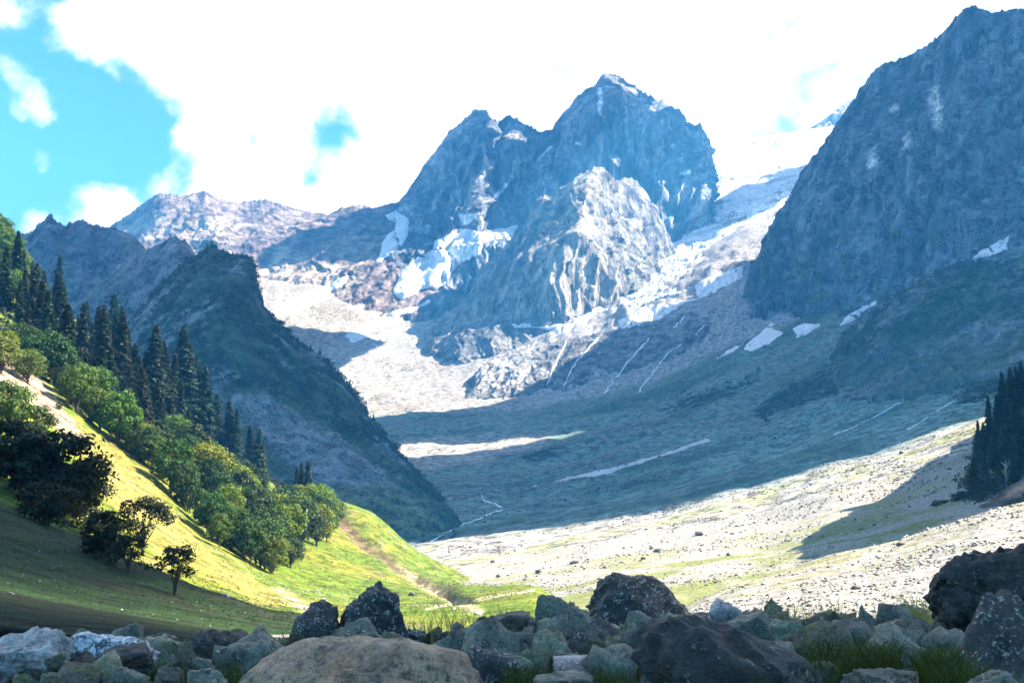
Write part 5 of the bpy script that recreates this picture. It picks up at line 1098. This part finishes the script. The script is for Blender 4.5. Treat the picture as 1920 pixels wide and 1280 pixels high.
# loose rubble too small to count
def rubble(name, key, poly, n, smin, smax, c0, c1, label, seed, fpow=1.0, ymin=0, ymax=1e9):
    r = np.random.default_rng(seed); G = LOFTS[key]; px, py = P(G); Ymask = (G[..., 1] > ymin) & (G[..., 1] < ymax); d = sdpoly(px, py, poly); rr, cc = np.nonzero((d > 0) & Ymask)
    rr = np.clip(rr, 0, G.shape[0] - 2); cc = np.clip(cc, 0, G.shape[1] - 2)
    # even over the picture: weight cells by their size in it
    ar = np.abs((px[rr, cc + 1] - px[rr, cc]) * (py[rr + 1, cc] - py[rr, cc]) - (px[rr + 1, cc] - px[rr, cc]) * (py[rr, cc + 1] - py[rr, cc])) + 1e-6
    ar = ar * (.08 + ss(fbm(G[rr, cc] / (20 * smax), 4, seed), -.15, .45)); k = r.choice(len(rr), n, p=ar / ar.sum()); rr, cc = rr[k], cc[k]; u = r.random((n, 1)); w_ = r.random((n, 1))
    p = (G[rr, cc] * (1 - u) + G[rr, cc + 1] * u) * (1 - w_) + (G[rr + 1, cc] * (1 - u) + G[rr + 1, cc + 1] * u) * w_
    s = smin * (smax / smin) ** (r.random(n) ** 3.0) * (p[:, 1] / p[:, 1].mean()) ** fpow * .5
    oc = np.array([[1, 0, 0], [0, 1, 0], [-1, 0, 0], [0, -1, 0], [.1, .1, .9], [0, 0, -.8]]); b = [oc * r.uniform(.6, 1.25, (6, 1)) + r.normal(size=(6, 3)) * .18 for _ in range(8)]
    j = r.integers(0, 8, n); bv = np.stack(b)[j]; nf = np.array([[0, 1, 4], [1, 2, 4], [2, 3, 4], [3, 0, 4], [1, 0, 5], [2, 1, 5], [3, 2, 5], [0, 3, 5]])
    a = r.uniform(0, 6.28, n); ca, sa = np.cos(a)[:, None], np.sin(a)[:, None]; bv = bv * r.uniform(.6, 1.2, (n, 1, 3)) * np.array([1, 1, .7])
    v = np.stack([bv[..., 0] * ca - bv[..., 1] * sa, bv[..., 0] * sa + bv[..., 1] * ca, bv[..., 2] + .15], -1) * s[:, None, None] + p[:, None]
    t_ = r.random((n, 1, 1)); col = (c0 + (c1 - c0) * t_) * np.ones((1, bv.shape[1], 1)); m = bv.shape[1]
    link(name, mesh_np(name, v.reshape(-1, 3), (nf[None] + (np.arange(n) * m)[:, None, None]).reshape(-1, 3), col.reshape(-1, 3), False), MRUB, kind='stuff', label=label)
MRUB = surf_mat('rubble', 1.5, 6.0, .3, .1, .25)
rubble('rubble', 'ground', [(820, 1030), (1330, 925), (1800, 795), (1900, 850), (1500, 1060), (1300, 1105), (1000, 1115)], 14000, .3, 2.6, C(.08, .075, .065), C(.34, .30, .24), 'loose stones strewn over the sunlit scree strip', 601, .8, 180, 1000)
rubble('rubble', 'ground', [(1290, 1130), (1500, 1050), (1920, 930), (1960, 930), (1960, 1180), (1250, 1200)], 15000, .04, .42, C(.08, .075, .065), C(.44, .39, .31), 'loose stones covering the near scree fan', 603, .8, 18, 165)
rubble('rubble', 'wooded_promontory', [(440, 740), (500, 735), (545, 760), (640, 820), (740, 905), (800, 960), (700, 935), (600, 915), (520, 860), (470, 800)], 4500, 1.0, 5.0, C(.10, .10, .10), C(.40, .39, .38), 'boulder field on the lower promontory', 605, .8)
rubble('rubble', 'hill', [(0, 900), (330, 1090), (600, 1165), (1000, 1180), (0, 1220)], 520, .05, .26, C(.12, .115, .10), C(.36, .35, .33), 'pale stones dotted over the shaded near slope', 607, .8, 26, 170)
rubble('rubble', 'hill', [(60, 720), (200, 830), (520, 1090), (700, 1110), (900, 1150), (620, 1170), (420, 1080), (230, 960), (130, 850)], 1500, .2, 1.1, C(.25, .22, .18), C(.55, .5, .42), 'small stones scattered on the sunlit turf', 609, .8, 170, 650)
rubble('rubble', 'ground', [(830, 1000), (1000, 960), (1400, 880), (1900, 760), (1900, 700), (1300, 800), (1000, 870), (850, 930)], 6000, .9, 6.0, C(.06, .06, .06), C(.34, .34, .32), 'stones on the shaded valley slope', 611, .8, 900, 1700)
rubble('rubble', 'ground', [(0, 1170), (1920, 1100), (1920, 1400), (0, 1400)], 900, .03, .22, C(.06, .065, .06), C(.26, .27, .25), 'small stones between the foreground boulders', 613, .7, 4.2, 17)

# ------------------------------------------------------------------ grass between the boulders
def grass(name, tufts, label, col0, col1, seed):
    r = np.random.default_rng(seed); V = []; Q = []; CC = []; o = 0
    for (x, y, Y, rad, n, h) in tufts:
        if Y is not None: y = 850 - gz(x, Y) / Y * F if gz(x, Y) / Y * F < 850 - y else y
        l, n_ = cast(GB, x, y) if Y is None else (Vector(U(x, y, Y)), None)
        if l is None: continue
        base = np.array(l); a = r.uniform(0, 6.28, n); rr = rad * np.sqrt(r.random(n)); n = max(12, int(n * .6)); a = a[:n]; rr = rr[:n]; bx = base + np.stack([np.cos(a) * rr, np.sin(a) * rr * .7, 0 * rr - .03], 1)
        hh = h * r.uniform(.45, 1.1, n); b = r.uniform(0, 6.28, n); ln = hh * r.uniform(.15, .65, n); dx = np.stack([np.cos(b), np.sin(b) * .6, 0 * b], 1)
        w_ = np.stack([r.uniform(.6, 1, n), r.uniform(-.4, .4, n), 0 * b], 1) * (h * .007 + .0014)
        t_ = r.random((n, 1)); col = col0 + (col1 - col0) * t_
        for k, f in enumerate((0, .4, .75, 1.0)):
            c = bx + dx * (ln * f ** 2)[:, None] + np.array([0, 0, 1]) * (hh * (f - .25 * f * f))[:, None]; ww = w_ * (1.0, .9, .6, .12)[k]
            V += [c - ww, c + ww]; CC += [col, col]
        m = n; idx = np.arange(m)
        for k in range(3): Q.append(np.stack([o + (2 * k) * m + idx, o + (2 * k + 1) * m + idx, o + (2 * k + 3) * m + idx, o + (2 * k + 2) * m + idx], 1))
        o += 8 * m
    ob = link(name, mesh_np(name, np.concatenate(V), np.concatenate(Q), np.concatenate(CC), True), ML, kind='stuff', label=label); ob.color = (1, 1, 1, 1)
gr_ = random.Random(9)
T1 = [(1150, 1205, 9.0, .16, 420, .30), (1165, 1230, 8.2, .14, 380, .32), (1020, 1240, 8.2, .16, 420, .26), (1000, 1262, 7.4, .2, 420, .22), (1140, 1275, 7.0, .12, 260, .2), (1215, 1175, 11.0, .25, 300, .3),
      (1540, 1270, 7.0, .16, 420, .30), (1560, 1240, 8.0, .2, 380, .3), (1635, 1268, 7.2, .14, 420, .32), (1655, 1250, 7.8, .14, 300, .3), (1770, 1275, 6.4, .14, 520, .34), (1790, 1290, 6.0, .12, 320, .3), (1745, 1262, 7.0, .12, 260, .3),
      (1590, 1225, 9.0, .25, 320, .3), (1500, 1205, 9.6, .2, 260, .26), (340, 1235, 8.4, .14, 320, .22), (300, 1210, 9.2, .12, 300, .2), (440, 1255, 7.6, .12, 160, .3), (1830, 1280, 6.0, .1, 160, .3), (560, 1175, 13, .4, 260, .35), (380, 1200, 10.5, .3, 260, .34), (420, 1190, 11.5, .3, 220, .3)]
for k in range(70):
    x = gr_.uniform(0, 1920); Y = gr_.uniform(6.3, 12.5); T1.append((x, 850 - gz(x, Y) / Y * F, Y, .3, 90, gr_.uniform(.05, .16)))
grass('grass', T1, 'green grass tufts growing between the boulders', C(.028, .042, .006), C(.11, .105, .018), 31)
T2 = []
for k in range(80):
    x = gr_.choice([gr_.uniform(760, 1000), gr_.uniform(1440, 1760), gr_.uniform(1690, 1770)]); Y = gr_.uniform(13.5, 19); z = -2.25 - (Y - 14) * .11 + .3 * x / 1920
    T2.append((x, 850 - gz(x, Y) / Y * F, Y, (.35), 16, gr_.uniform(.25, .8)))
grass('dry_grass', T2, 'tall dry grass along the terrace edge, backed by sunlight', C(.20, .19, .04), C(.34, .30, .10), 33)

# plain words for the setting
for o in COL.objects:
    if o.parent is None and o.get('kind') in ('structure', 'stuff'):
        if 'label' not in o:
            o['label'] = {'valley_ground': 'valley floor and right-hand slopes of scree and grass', 'outer_plain': 'low ground beyond the valley', 'far_mountain': 'far brownish mountain at the left of the valley head', 'left_ridge': 'blue shaded ridge with pointed tops at far left',
              'middle_ridge': 'shaded ridge just behind the wooded promontory', 'central_massif': 'high blue massif with pointed summit at the valley head', 'rock_buttress': 'sunlit rock buttress before the central massif', 'far_right_peak': 'distant snowy peak behind the right mountain',
              'right_mountain': 'steep dark rock mountain filling the upper right', 'rocky_knoll': 'scrubby rocky knoll below the right mountain', 'rock_step': 'cliff step below the glacier with waterfalls', 'glacier': 'pale broken glacier between massif and right mountain', 'wooded_promontory': 'dark wooded promontory left of the valley',
              'grassy_hillside': 'steep grassy hillside with the forest at left', 'wooded_crag': 'dark wooded crag at the right edge', 'shade_spur': 'added spur, unseen beyond the right edge, that shades the scree'}.get(o.name, o.name.replace('_', ' ') + ' in the mountain valley')
        if o.get('kind') == 'stuff' and 'category' not in o: o['category'] = o.name.split('.')[0].replace('_', ' ')
